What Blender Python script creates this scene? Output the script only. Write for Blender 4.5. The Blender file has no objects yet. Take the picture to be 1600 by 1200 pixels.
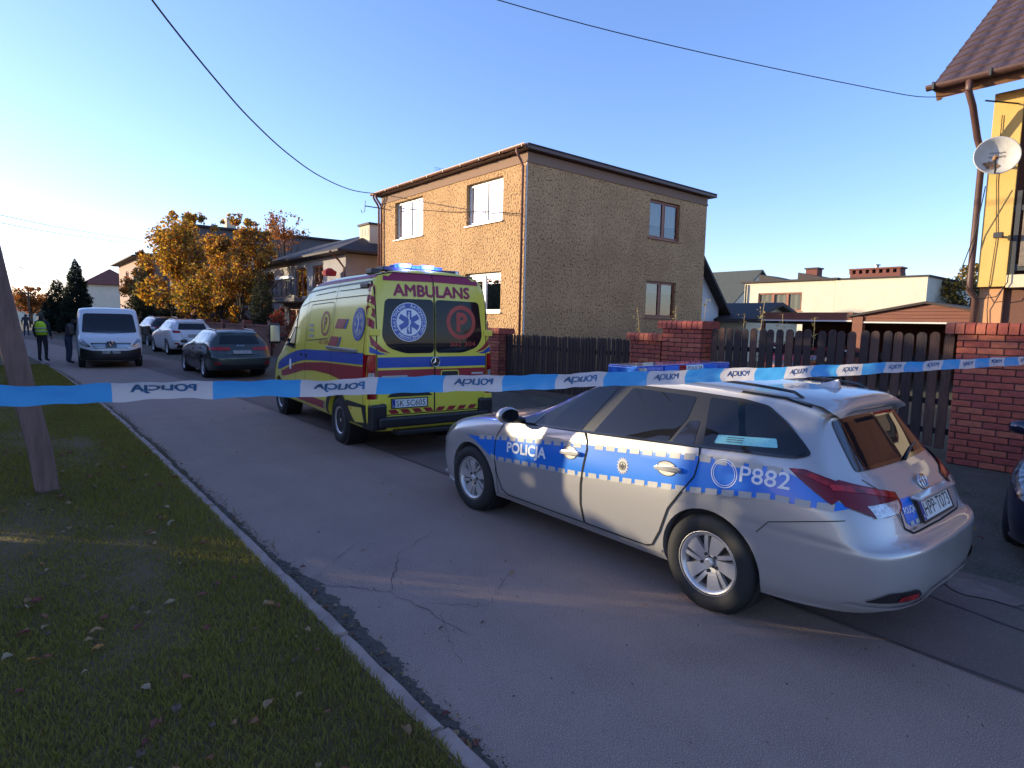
import bpy, bmesh, math, random
import numpy as np
from mathutils import Vector, Matrix, noise as mnoise
from mathutils.bvhtree import BVHTree
random.seed(7)
RNG = np.random.default_rng(11)
SC = bpy.context.scene
COL = SC.collection
PI = math.pi

# ------------------------------------------------------------------ camera
CAM_H, CAM_PITCH, CAM_ROLL, CAM_YAW, CAM_F = 1.827, 0.1015, 0.0210, 0.6905, 935.7 / 1600 * 36
def camera():
    cd = bpy.data.cameras.new('camera'); co = bpy.data.objects.new('camera', cd); COL.objects.link(co)
    fw = Vector((math.sin(CAM_YAW) * math.cos(CAM_PITCH), math.cos(CAM_YAW) * math.cos(CAM_PITCH), -math.sin(CAM_PITCH)))
    r = Vector((math.cos(CAM_YAW), -math.sin(CAM_YAW), 0)); u = r.cross(fw)
    c, s = math.cos(CAM_ROLL), math.sin(CAM_ROLL)
    r2 = c * r + s * u; u2 = -s * r + c * u
    m = Matrix((r2, u2, -fw)).transposed().to_4x4(); m.translation = (0, 0, CAM_H)
    co.matrix_world = m
    cd.sensor_width = 36; cd.lens = CAM_F; cd.clip_start = 0.05; cd.clip_end = 3000
    SC.camera = co
camera()

# ------------------------------------------------------------------ sky and sun
SUN_AZ = math.radians(-41)      # clockwise from +Y (negative = left of the street)
SUN_EL = math.radians(9.5)
def world():
    w = bpy.data.worlds.new('World'); SC.world = w; w.use_nodes = True
    nt = w.node_tree; bg = nt.nodes['Background']
    sk = nt.nodes.new('ShaderNodeTexSky'); sk.sky_type = 'NISHITA'; sk.sun_disc = False
    sk.sun_elevation = SUN_EL; sk.sun_rotation = SUN_AZ
    sk.altitude = 0; sk.air_density = 1.0; sk.dust_density = 0.4; sk.ozone_density = 4.6
    tn = nt.nodes.new('ShaderNodeMix'); tn.data_type = 'RGBA'; tn.blend_type = 'MULTIPLY'; tn.inputs[0].default_value = 1.0; tn.inputs[7].default_value = (1.34, 0.97, 1.0, 1)      # the whole sky a touch warmer
    nt.links.new(sk.outputs[0], tn.inputs[6]); nt.links.new(tn.outputs[2], bg.inputs[0]); bg.inputs[1].default_value = 0.15
    ld = bpy.data.lights.new('sun', 'SUN'); ld.energy = 2.5; ld.angle = math.radians(0.5); ld.color = (1.0, 0.85, 0.56)
    lo = bpy.data.objects.new('sun', ld); COL.objects.link(lo)
    d = Vector((math.sin(SUN_AZ) * math.cos(SUN_EL), math.cos(SUN_AZ) * math.cos(SUN_EL), math.sin(SUN_EL)))
    lo.rotation_euler = d.to_track_quat('Z', 'Y').to_euler(); lo.location = d * 60
world()
SC.view_settings.view_transform = 'Standard'; SC.view_settings.look = 'None'
SC.view_settings.exposure = 1.62; SC.view_settings.gamma = 1.0; SC.view_settings.use_curve_mapping = False
SC.render.engine = 'CYCLES'
SC.cycles.max_bounces = 6; SC.cycles.glossy_bounces = 3; SC.cycles.transparent_max_bounces = 6
SC.cycles.use_denoising = True
SC.cycles.sample_clamp_indirect = 6

# ------------------------------------------------------------------ materials
MATS = {}
def mat(name, col, rough=0.6, metal=0.0, col2=None, nscale=8.0, bump=0.0, bscale=None, coat=0.0, spec=0.5, emit=None, estr=0.0,
        trans=0.0, detail=4.0, lo=0.35, hi=0.65, fleck=None, fscale=60.0, flo=0.6, fhi=0.7, coords='Object', transl=None, stretch=None, bdist=0.02, band=None):
    if name in MATS: return MATS[name]
    m = bpy.data.materials.new(name); MATS[name] = m; m.use_nodes = True
    nt = m.node_tree; b = nt.nodes['Principled BSDF']; L = nt.links
    b.inputs['Base Color'].default_value = (*col, 1); b.inputs['Roughness'].default_value = rough
    b.inputs['Metallic'].default_value = metal; b.inputs['Coat Weight'].default_value = coat
    b.inputs['Coat Roughness'].default_value = 0.06; b.inputs['Specular IOR Level'].default_value = spec
    b.inputs['Transmission Weight'].default_value = trans
    if emit: b.inputs['Emission Color'].default_value = (*emit, 1); b.inputs['Emission Strength'].default_value = estr
    vec = None
    if col2 or bump or fleck:
        tc = nt.nodes.new('ShaderNodeTexCoord'); vec = tc.outputs[coords]
        if stretch:
            mp = nt.nodes.new('ShaderNodeMapping'); mp.inputs['Scale'].default_value = stretch
            L.new(vec, mp.inputs[0]); vec = mp.outputs[0]
    cur = None
    if col2:
        n = nt.nodes.new('ShaderNodeTexNoise'); n.inputs['Scale'].default_value = nscale; n.inputs['Detail'].default_value = detail
        n.inputs['Roughness'].default_value = 0.62; L.new(vec, n.inputs['Vector'])
        r = nt.nodes.new('ShaderNodeMapRange'); r.inputs[1].default_value = lo; r.inputs[2].default_value = hi; L.new(n.outputs['Fac'], r.inputs[0])
        mx = nt.nodes.new('ShaderNodeMix'); mx.data_type = 'RGBA'
        mx.inputs[6].default_value = (*col, 1); mx.inputs[7].default_value = (*col2, 1)
        L.new(r.outputs[0], mx.inputs[0]); cur = mx.outputs[2]
    if band:                             # long worn bands and stains running with the road
        for sc_, lo_, hi_, ns in (((1.6, .10, 1), .50, .68, 1.0), ((1, 1, 1), .60, .70, .8)):
            mp = nt.nodes.new('ShaderNodeMapping'); mp.inputs['Scale'].default_value = sc_; L.new(vec, mp.inputs[0])
            n = nt.nodes.new('ShaderNodeTexNoise'); n.inputs['Scale'].default_value = ns; n.inputs['Detail'].default_value = 6; L.new(mp.outputs[0], n.inputs['Vector'])
            r = nt.nodes.new('ShaderNodeMapRange'); r.inputs[1].default_value = lo_; r.inputs[2].default_value = hi_; r.inputs[4].default_value = .6; L.new(n.outputs['Fac'], r.inputs[0])
            mx = nt.nodes.new('ShaderNodeMix'); mx.data_type = 'RGBA'; mx.inputs[7].default_value = (*band, 1); L.new(cur, mx.inputs[6]); L.new(r.outputs[0], mx.inputs[0]); cur = mx.outputs[2]
    if fleck:
        n = nt.nodes.new('ShaderNodeTexNoise'); n.inputs['Scale'].default_value = fscale; n.inputs['Detail'].default_value = 2; L.new(vec, n.inputs['Vector'])
        r = nt.nodes.new('ShaderNodeMapRange'); r.inputs[1].default_value = flo; r.inputs[2].default_value = fhi; L.new(n.outputs['Fac'], r.inputs[0])
        mx = nt.nodes.new('ShaderNodeMix'); mx.data_type = 'RGBA'; mx.inputs[6].default_value = (*col, 1); mx.inputs[7].default_value = (*fleck, 1)
        if cur: L.new(cur, mx.inputs[6])
        L.new(r.outputs[0], mx.inputs[0]); cur = mx.outputs[2]
    if cur: L.new(cur, b.inputs['Base Color'])
    if bump:
        n = nt.nodes.new('ShaderNodeTexNoise'); n.inputs['Scale'].default_value = bscale or nscale; n.inputs['Detail'].default_value = 5; L.new(vec, n.inputs['Vector'])
        bp = nt.nodes.new('ShaderNodeBump'); bp.inputs['Strength'].default_value = bump; bp.inputs['Distance'].default_value = bdist
        L.new(n.outputs['Fac'], bp.inputs['Height']); L.new(bp.outputs[0], b.inputs['Normal'])
    if transl:
        t = nt.nodes.new('ShaderNodeBsdfTranslucent'); t.inputs[0].default_value = (*transl, 1)
        ms = nt.nodes.new('ShaderNodeMixShader'); ms.inputs[0].default_value = 0.45
        out = nt.nodes['Material Output']; L.new(b.outputs[0], ms.inputs[1]); L.new(t.outputs[0], ms.inputs[2]); L.new(ms.outputs[0], out.inputs[0])
    return m

# ------------------------------------------------------------------ mesh helpers
def link(o, parent=None):
    COL.objects.link(o)
    if parent is not None: o.parent = parent
    return o
def tag(o, label=None, cat=None, group=None, kind=None):
    if label: o['label'] = label
    if cat: o['category'] = cat
    if group: o['group'] = group
    if kind: o['kind'] = kind
    return o
def thing(name, label, cat, loc=(0, 0, 0), rz=0.0, group=None):
    o = bpy.data.objects.new(name, None); o.empty_display_size = 0.2; link(o)
    o.location = loc; o.rotation_euler = (0, 0, rz)
    return tag(o, label, cat, group)
class MB:
    def __init__(s): s.v = []; s.f = []
    def add(s, vs, fs):
        n = len(s.v); s.v += [tuple(v) for v in vs]; s.f += [tuple(i + n for i in f) for f in fs]; return s
    def box(s, x0, x1, y0, y1, z0, z1, M=None):
        vs = [Vector(p) for p in ((x0, y0, z0), (x1, y0, z0), (x1, y1, z0), (x0, y1, z0), (x0, y0, z1), (x1, y0, z1), (x1, y1, z1), (x0, y1, z1))]
        if M: vs = [M @ v for v in vs]
        return s.add(vs, [(0, 3, 2, 1), (4, 5, 6, 7), (0, 1, 5, 4), (1, 2, 6, 5), (2, 3, 7, 6), (3, 0, 4, 7)])
    def prism(s, poly, z0, z1, M=None):          # poly in xy, extruded along z
        n = len(poly); vs = [Vector((x, y, z0)) for x, y in poly] + [Vector((x, y, z1)) for x, y in poly]
        if M: vs = [M @ v for v in vs]
        return s.add(vs, [tuple(range(n))[::-1], tuple(range(n, 2 * n))] + [(i, (i + 1) % n, n + (i + 1) % n, n + i) for i in range(n)])
    def tube(s, pts, r, n=8, r2=None, caps=True):
        pts = [Vector(p) for p in pts]; k = len(pts); vs = []
        for i, p in enumerate(pts):
            d = (pts[min(i + 1, k - 1)] - pts[max(i - 1, 0)]).normalized()
            a = d.cross(Vector((0, 0, 1)) if abs(d.z) < 0.9 else Vector((1, 0, 0))).normalized(); b = d.cross(a)
            rr = r if r2 is None else r + (r2 - r) * i / (k - 1)
            vs += [p + (a * math.cos(2 * PI * j / n) + b * math.sin(2 * PI * j / n)) * rr for j in range(n)]
        fs = [(i * n + j, i * n + (j + 1) % n, (i + 1) * n + (j + 1) % n, (i + 1) * n + j) for i in range(k - 1) for j in range(n)]
        if caps: fs += [tuple(range(n))[::-1], tuple(range((k - 1) * n, k * n))]
        return s.add(vs, fs)
    def lathe(s, prof, n=24, axis='z', M=None, closed=False):     # prof = [(r, h)]
        k = len(prof); vs = []
        for r, h in prof:
            for j in range(n):
                a = 2 * PI * j / n; c, t = r * math.cos(a), r * math.sin(a)
                vs.append(Vector((c, t, h)) if axis == 'z' else (Vector((c, h, t)) if axis == 'y' else Vector((h, c, t))))
        if M: vs = [M @ v for v in vs]
        fs = [(i * n + j, i * n + (j + 1) % n, ((i + 1) % k) * n + (j + 1) % n, ((i + 1) % k) * n + j) for i in range(k if closed else k - 1) for j in range(n)]
        if not closed: fs += [tuple(range(n))[::-1], tuple(range((k - 1) * n, k * n))]
        return s.add(vs, fs)
    def strip(s, poly3, width_vec):
        pts = [Vector(p) for p in poly3]; w = Vector(width_vec)
        n = len(pts); return s.add([p - w / 2 for p in pts] + [p + w / 2 for p in pts], [(i, i + 1, n + i + 1, n + i) for i in range(n - 1)])
    def mesh(s, name):
        me = bpy.data.meshes.new(name); me.from_pydata(s.v, [], s.f); me.update(); return me
    def build(s, name, m, parent=None, smooth=False, bevel=0.0, norm=True):
        me = s.mesh(name)
        if norm or bevel:
            bm = bmesh.new(); bm.from_mesh(me)
            if norm: bmesh.ops.recalc_face_normals(bm, faces=bm.faces)
            if bevel: bmesh.ops.bevel(bm, geom=[e for e in bm.edges if len(e.link_faces) == 2 and e.calc_face_angle(0) > 0.6], offset=bevel, segments=2, affect='EDGES', profile=0.6)
            bm.to_mesh(me); bm.free()
        return obj(name, me, m, parent, smooth)
def obj(name, me, m, parent=None, smooth=False):
    if isinstance(m, str): m = MATS[m]
    if m and not me.materials: me.materials.append(m)
    if smooth: me.polygons.foreach_set('use_smooth', [True] * len(me.polygons))
    return link(bpy.data.objects.new(name, me), parent)
def auto_smooth(o, ang=35):
    me = o.data; bm = bmesh.new(); bm.from_mesh(me)
    for f in bm.faces: f.smooth = True
    for e in bm.edges: e.smooth = not (len(e.link_faces) == 2 and e.calc_face_angle(0) > math.radians(ang))
    bm.to_mesh(me); bm.free(); return o
def arrays_mesh(name, verts, faces_n, idx):
    """fast mesh from numpy: verts (N,3), every face has faces_n corners, idx flat"""
    me = bpy.data.meshes.new(name); nf = len(idx) // faces_n
    me.vertices.add(len(verts)); me.vertices.foreach_set('co', np.asarray(verts, np.float32).ravel())
    me.loops.add(len(idx)); me.loops.foreach_set('vertex_index', np.asarray(idx, np.int32))
    me.polygons.add(nf); me.polygons.foreach_set('loop_start', np.arange(0, nf * faces_n, faces_n, dtype=np.int32))
    me.update(calc_edges=True); me.validate(); return me
def copy_obj(o, parent, loc=None, rz=None):
    c = o.copy(); COL.objects.link(c); c.parent = parent
    if loc is not None: c.location = loc
    if rz is not None: c.rotation_euler = (0, 0, rz)
    return c

# text -> flat mesh (verts, tris) in a box of the given width and height, origin at lower left
TEXT_CACHE = {}
def text_geo(txt, width=None, height=None, bold=0.0, spacing=1.0, shear=0.0):
    bold = 0.0
    cu = bpy.data.curves.new('lettering', 'FONT'); cu.body = txt; cu.size = 1; cu.offset = bold; cu.resolution_u = 3; cu.space_character = spacing; cu.shear = shear
    o = bpy.data.objects.new('lettering', cu); COL.objects.link(o)
    dg = bpy.context.evaluated_depsgraph_get(); dg.update()
    me = bpy.data.meshes.new_from_object(o.evaluated_get(dg)); bpy.data.objects.remove(o); bpy.data.curves.remove(cu)
    v = [(p.co.x, p.co.y) for p in me.vertices]; f = [tuple(p.vertices) for p in me.polygons]; bpy.data.meshes.remove(me)
    x0 = min(a for a, _ in v); x1 = max(a for a, _ in v); y0 = min(b for _, b in v); y1 = max(b for _, b in v)
    sx = (width / (x1 - x0)) if width else None; sy = (height / (y1 - y0)) if height else None
    sx = sx or sy; sy = sy or sx
    return [((a - x0) * sx, (b - y0) * sy) for a, b in v], f

# ------------------------------------------------------------------ the lie of the land
def bend(y): return -0.0015 * max(0.0, y - 6.0) ** 2 if y < 90 else -10.58 - 0.25 * (y - 90)
def gz(x, y=0.0):
    """ground height, x measured from the straight kerb line"""
    x = x - bend(y)
    if x < 1.27: return 0.07 if x > -3 else 0.07
    if x < 5.6: return 0.0
    if x < 8.6: return 0.27 * (x - 5.6) / 3.0
    return 0.27
# ------------------------------------------------------------------ ground, road, kerb
mat('soil', (0.10, 0.085, 0.06), 0.95, col2=(0.075, 0.085, 0.04), nscale=1.2, bump=0.5, bscale=14)
mat('lawn_soil', (0.105, 0.068, 0.024), 0.95, col2=(0.14, 0.085, 0.034), nscale=2.2, bump=0.6, bscale=30)
mat('asphalt_light', (0.325, 0.217, 0.170), 0.88, col2=(0.26, 0.173, 0.139), nscale=1.6, fleck=(0.52, 0.37, 0.295), fscale=170, flo=0.52, fhi=0.64, bump=0.9, bscale=120, bdist=0.010, band=(0.225, 0.150, 0.122), detail=8, lo=0.3, hi=0.7, spec=0.3)
mat('asphalt_dark', (0.205, 0.138, 0.110), 0.88, col2=(0.165, 0.110, 0.090), nscale=1.7, fleck=(0.28, 0.24, 0.23), fscale=90, flo=0.62, fhi=0.72, bump=0.55, bscale=150, bdist=0.006, detail=8, spec=0.3)
mat('asphalt_patch', (0.25, 0.17, 0.14), 0.9, col2=(0.19, 0.128, 0.105), nscale=9, bump=0.5, bscale=120, bdist=0.006)
mat('gravel', (0.13, 0.10, 0.075), 0.95, col2=(0.075, 0.068, 0.040), nscale=2.6, fleck=(0.20, 0.18, 0.16), fscale=70, flo=0.58, fhi=0.68, bump=1.0, bscale=60, bdist=0.02, detail=8)
mat('crack', (0.10, 0.075, 0.07), 1.0)
mat('gutter_dirt', (0.070, 0.055, 0.045), 1.0, col2=(0.11, 0.085, 0.06), nscale=20, bump=0.8, bscale=60, bdist=0.01)
mat('kerb_concrete', (0.42, 0.29, 0.235), 0.9, col2=(0.28, 0.19, 0.155), nscale=5, bump=0.5, bscale=60, bdist=0.008, detail=8)

YS = list(np.arange(-14, 12, 1.0)) + list(np.arange(12, 96, 3.0)) + [110, 140, 200, 300, 500, 900]
def sheet(name, xs, m, zf, ys=YS, kind='structure', parent=None, jag=None, x_bend=True):
    mb = MB(); n = len(xs); vs = []
    for j, y in enumerate(ys):
        for i, x in enumerate(xs):
            dx = jag(i, y) if jag else 0
            vs.append((x + dx + (bend(y) if x_bend else 0), y, zf(x, y)))
    mb.add(vs, [(j * n + i, j * n + i + 1, (j + 1) * n + i + 1, (j + 1) * n + i) for j in range(len(ys) - 1) for i in range(n - 1)])
    o = mb.build(name, m, parent, smooth=False)
    if kind: o['kind'] = kind
    return o
GYS = [-300, -100, -40] + YS + [1500, 2600]
sheet('ground', [-1500, -200, -60, -20, -6, 1.30, 1.31, 5.6, 8.6, 9.5, 30, 80, 300, 1800], 'soil',
      lambda x, y: (0.02 if x <= 1.305 else (-0.06 if x < 5.7 else 0.21)) if -14 <= y else 0.0, GYS)
sheet('lawn', [-30, -8, -3, -1, 0, 0.6, 1.0, 1.27], 'lawn_soil', lambda x, y: 0.075 + (0.02 * math.sin(x * 3 + y * 1.3) if x < 1.0 else -0.012))
road = sheet('road', [1.32, 2.2, 3.0, 3.9], 'asphalt_light', lambda x, y: 0.0)
sheet('road_repair_strip', [3.88, 4.6, 5.2, 5.75], 'asphalt_dark', lambda x, y: 0.004, list(np.arange(-14, 20, 0.35)) + YS[32:],
      jag=lambda i, y: (0.13 * math.sin(y * 1.7) + 0.11 * math.sin(y * 4.1 + 1) + 0.05 * math.sin(y * 9)) if i == 3 else (0.012 * math.sin(y * 7) if i == 0 else 0))
sheet('verge', [5.35, 5.9, 6.6, 7.4, 8.2, 8.62], 'gravel', lambda x, y: max(-0.012, 0.27 * (x - 5.62) / 2.98) + (0.02 * math.sin(x * 5 + y * 2.3) if 5.8 < x < 8.3 else 0), list(np.arange(-14, 30, 0.5)) + YS[34:])
sheet('yard', [8.60, 12, 20, 40, 90], 'soil', lambda x, y: 0.262, YS)

def ribbon(name, pts, w, z, m, parent, jitter=0.0, taper=True):
    mb = MB(); L = []; R = []; n = len(pts)
    for i, (x, y) in enumerate(pts):
        a = Vector(pts[max(i - 1, 0)]); b = Vector(pts[min(i + 1, n - 1)]); d = (b - a).normalized(); nn = Vector((-d.y, d.x))
        ww = w * (0.35 + 0.65 * math.sin(PI * (i + 0.5) / n)) if taper else w
        ww *= 1 + jitter * random.uniform(-1, 1)
        L.append((x + nn.x * ww, y + nn.y * ww, z)); R.append((x - nn.x * ww, y - nn.y * ww, z))
    mb.add(L + R, [(i, i + 1, n + i + 1, n + i) for i in range(n - 1)])
    return mb.build(name, m, parent)
def wiggle(a, b, n, amp):
    out = []
    for i in range(n + 1):
        t = i / n; out.append((a[0] + (b[0] - a[0]) * t + random.uniform(-amp, amp) * (0 < i < n), a[1] + (b[1] - a[1]) * t + random.uniform(-amp, amp) * (0 < i < n)))
    return out
for a, b, w in (((1.50, 3.95), (1.86, 3.50), .006), ((1.86, 3.50), (2.22, 4.05), .007), ((1.86, 3.50), (1.98, 2.70), .006), ((2.22, 4.05), (2.75, 4.35), .004),
                ((1.98, 3.2), (2.3, 2.9), .004), ((1.55, 4.02), (2.1, 4.5), .004), ((1.45, 4.05), (1.55, 3.92), .02), ((2.0, 3.1), (1.75, 2.5), .003), ((2.3, 2.95), (2.75, 3.3), .003)):
    ribbon('crack', wiggle(a, b, 16, .018), w * .45, 0.004, 'crack', road, .5)
for a, b, w in (((5.02, 2.6), (4.62, 0.2), .008), ((5.32, 2.4), (4.95, 0.2), .008), ((5.0, 8.0), (5.05, 2.9), .006)):
    ribbon('crack', wiggle(a, b, 26, .012), w, 0.0085, 'crack', road, .4, False)
ribbon('crack', wiggle((3.90, -2), (3.90, 30), 90, .006), .008, 0.0085, 'crack', road, .6, False)
def blob(name, cx, cy, rx, ry, z, m, parent, n=26, j=.25):
    ph = random.uniform(0, 9)
    pts = [(cx + rx * math.cos(2 * PI * k / n) * (1 + j * math.sin(3 * 2 * PI * k / n + ph) * .6 + j * random.uniform(-.4, .4)), cy + ry * math.sin(2 * PI * k / n) * (1 + j * math.sin(2 * 2 * PI * k / n + ph) * .6 + j * random.uniform(-.4, .4)), z) for k in range(n)]
    return MB().add(pts, [tuple(range(n))]).build(name, m, parent)
blob('patch', 5.33, 1.55, .20, .28, .0115, 'asphalt_patch', road); blob('patch', 5.18, 1.0, .16, .24, .0115, 'asphalt_patch', road)
# dirt and rotted leaves washed into the gutter: a ragged band with lobes of its own
def gutter():
    ys = np.arange(0.2, 40, 0.012); mb = MB(); n = len(ys); A = []; B = []
    for y in ys:
        w = 0.055 + 0.05 * (0.5 + 0.5 * math.sin(y * 2.1 + 1)) * (0.5 + 0.5 * math.sin(y * 0.73)) + 0.07 * max(0, mnoise.noise((y * 1.6, 3, 0))) + 0.03 * mnoise.noise((y * 9, 7, 0)) + 0.03 * mnoise.noise((y * 31, 2, 0))
        if 3.0 < y < 4.6: w += 0.10 * max(0, math.sin((y - 3.0) / 1.6 * PI)) * (0.7 + 0.6 * mnoise.noise((y * 6, 1, 0)))
        A.append((1.372 + bend(y), y, 0.0062)); B.append((1.385 + max(0.02, w) + bend(y), y, 0.0042))
    mb.add(A + B, [(i, i + 1, n + i + 1, n + i) for i in range(n - 1)]); mb.build('gutter_dirt', 'gutter_dirt', road)
gutter()
kerb = bpy.data.objects.new('kerb', None); link(kerb); kerb['kind'] = 'structure'
def kerb_mesh(k):
    mb = MB(); bm = bmesh.new(); mb.box(0, .098, 0.004, .992, -.1, .062); me = mb.mesh('kerb_stone'); bm.from_mesh(me)
    bmesh.ops.bevel(bm, geom=[e for e in bm.edges], offset=.012, segments=2, affect='EDGES')
    bmesh.ops.subdivide_edges(bm, edges=[e for e in bm.edges if e.calc_length() > .5], cuts=7)
    for v in bm.verts: v.co.x += .005 * mnoise.noise((v.co.x * 9 + k * 5, v.co.y * 6, v.co.z * 9)); v.co.z += .006 * mnoise.noise((v.co.x * 7, v.co.y * 5 + k * 3, 4))
    bm.to_mesh(me); bm.free(); me.materials.append(MATS['kerb_concrete']); return me
KM = [kerb_mesh(k) for k in range(4)]
for i in range(-1, 62):
    y = i * 1.0 + .06
    o = link(bpy.data.objects.new('kerb_stone', KM[i % 4]), kerb)
    o.location = (1.275 + bend(y) + random.uniform(-.006, .006), y, random.uniform(-.012, .008)); o.rotation_euler = (random.uniform(-.006, .006), random.uniform(-.04, .04), -math.atan((bend(y) - bend(y + 1))) * -1 + random.uniform(-.008, .008))

# ------------------------------------------------------------------ buildings: helpers
def wall_panel(mb, O, U, N, w, z0, z1, ops, depth=.14):
    """flat wall with openings and reveals. O ground corner, U along, N outward"""
    O = Vector(O); U = Vector(U); N = Vector(N); us = sorted({0, w, *[a for o in ops for a in o[:2]]}); vs = sorted({z0, z1, *[a for o in ops for a in o[2:4]]})
    P = lambda u, v, d=0: O + U * u + Vector((0, 0, v)) - N * d
    for i in range(len(us) - 1):
        for j in range(len(vs) - 1):
            cu, cv = (us[i] + us[i + 1]) / 2, (vs[j] + vs[j + 1]) / 2
            if any(o[0] < cu < o[1] and o[2] < cv < o[3] for o in ops): continue
            mb.add([P(us[i], vs[j]), P(us[i + 1], vs[j]), P(us[i + 1], vs[j + 1]), P(us[i], vs[j + 1])], [(0, 1, 2, 3)])
    for a, b, c, d in [o[:4] for o in ops]:
        for q in ([(a, c), (a, d)], [(a, d), (b, d)], [(b, d), (b, c)], [(b, c), (a, c)]):
            mb.add([P(*q[0]), P(*q[1]), P(*q[1], depth), P(*q[0], depth)], [(0, 1, 2, 3)])
def pane_material():
    m = bpy.data.materials.new('window_glass'); MATS['window_glass'] = m; m.use_nodes = True; nt = m.node_tree
    nt.nodes.remove(nt.nodes['Principled BSDF']); out = nt.nodes['Material Output']
    t = nt.nodes.new('ShaderNodeBsdfTransparent'); t.inputs[0].default_value = (.80, .84, .84, 1)
    g = nt.nodes.new('ShaderNodeBsdfGlossy'); g.inputs['Roughness'].default_value = .02; g.inputs[0].default_value = (.95, .95, .95, 1)
    f = nt.nodes.new('ShaderNodeFresnel'); f.inputs[0].default_value = 1.55
    mr = nt.nodes.new('ShaderNodeMapRange'); mr.inputs[3].default_value = .05; mr.inputs[4].default_value = 1.0; nt.links.new(f.outputs[0], mr.inputs[0])
    x = nt.nodes.new('ShaderNodeMixShader'); nt.links.new(mr.outputs[0], x.inputs[0]); nt.links.new(t.outputs[0], x.inputs[1]); nt.links.new(g.outputs[0], x.inputs[2]); nt.links.new(x.outputs[0], out.inputs[0])
pane_material()
mat('room_dark', (.035, .03, .028), .9); mat('curtain', (.55, .50, .42), .9, bump=.2, bscale=40, transl=(.5, .46, .4)); mat('white_pvc', (.74, .73, .70), .4, bump=.05, bscale=9); mat('brown_wood', (.30, .085, .035), .45, col2=(.22, .06, .028), nscale=14, bump=.2)
def window(parent, O, U, N, u0, u1, z0, z1, m, depth=.14, splits=(.5,), curtain=1.0, fw=.055, sill=True, sill_mat=None, mid=.0, cseed=0, sillw=.05):
    """a framed window set back in its reveal: window > frame, pane, curtain, sill"""
    O = Vector(O); U = Vector(U).normalized(); N = Vector(N)
    M = Matrix((U, -N, Vector((0, 0, 1)))).transposed().to_4x4(); M.translation = O
    d = depth
    xs = [u0] + [u0 + (u1 - u0) * s for s in splits] + [u1]
    f = MB()
    for a in (u0, u1 - fw): f.box(a, a + fw, d - .02, d + .05, z0, z1, M)
    for c in (z0, z1 - fw): f.box(u0 + fw, u1 - fw, d - .02, d + .05, c, c + fw, M)
    for s in xs[1:-1]: f.box(s - fw * .9, s + fw * .9, d - .026, d + .05, z0 + fw, z1 - fw, M)
    w = f.build('window', m, parent, bevel=.006)
    for i in range(len(xs) - 1):
        a = xs[i] + fw * .95; b = xs[i + 1] - fw * .95
        s = MB()
        for (p, q, r, t) in ((a, a + .035, z0 + fw, z1 - fw), (b - .035, b, z0 + fw, z1 - fw), (a + .035, b - .035, z0 + fw, z0 + fw + .035), (a + .035, b - .035, z1 - fw - .035, z1 - fw)): s.box(p, q, d - .034, d + .03, r, t, M)
        s.build('sash', m, w, bevel=.004)
        MB().add([M @ Vector((p, d, q)) for p, q in ((a + .03, z0 + fw + .03), (b - .03, z0 + fw + .03), (b - .03, z1 - fw - .03), (a + .03, z1 - fw - .03))], [(0, 1, 2, 3)]).build('pane', 'window_glass', w, norm=False)
    MB().box(u0 + .01, u1 - .01, d + .5, d + .52, z0 + .01, z1 - .01, M).build('interior', 'room_dark', w)
    if curtain:
        cv = MB(); n = 40; hh = (z1 - z0) * curtain
        for (a, b) in ((u0 + .02, u1 - .02),):
            vs = []
            for k in range(n + 1):
                t = k / n; x = a + (b - a) * t; y = d + .07 + .022 * math.sin(t * 46 + cseed) + .01 * math.sin(t * 91 + cseed)
                vs += [M @ Vector((x, y, z1 - .03 - hh if curtain < 1 else z0 + .02)), M @ Vector((x, y, z1 - .02))]
            cv.add(vs, [(2 * k, 2 * k + 2, 2 * k + 3, 2 * k + 1) for k in range(n)])
        cv.build('curtain', 'curtain', w, smooth=True)
    if sill: MB().box(u0 - .06, u1 + .06, -sillw, d - .02, z0 - .055, z0 - .012, M).build('sill', sill_mat or m, w, bevel=.006)
    return w

mat('roughcast_brown', (.64, .385, .185), .97, col2=(.50, .295, .138), nscale=.7, fleck=(.20, .105, .055), fscale=15, flo=.52, fhi=.68, bump=1.0, bscale=15, bdist=.09, detail=6)
mat('roof_metal_brown', (.115, .055, .042), .5, col2=(.085, .04, .032), nscale=6); mat('copper_brown', (.26, .115, .075), .45, col2=(.20, .085, .06), nscale=9)
mat('render_trim', (.27, .17, .12), .95, bump=.3, bscale=40); mat('bitumen', (.06, .055, .055), .9, bump=.3, bscale=30); mat('dark_metal', (.03, .03, .032), .5); mat('galvanised', (.28, .28, .29), .45, metal=.7)
mat('cable_black', (.012, .012, .013), .6)

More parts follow.
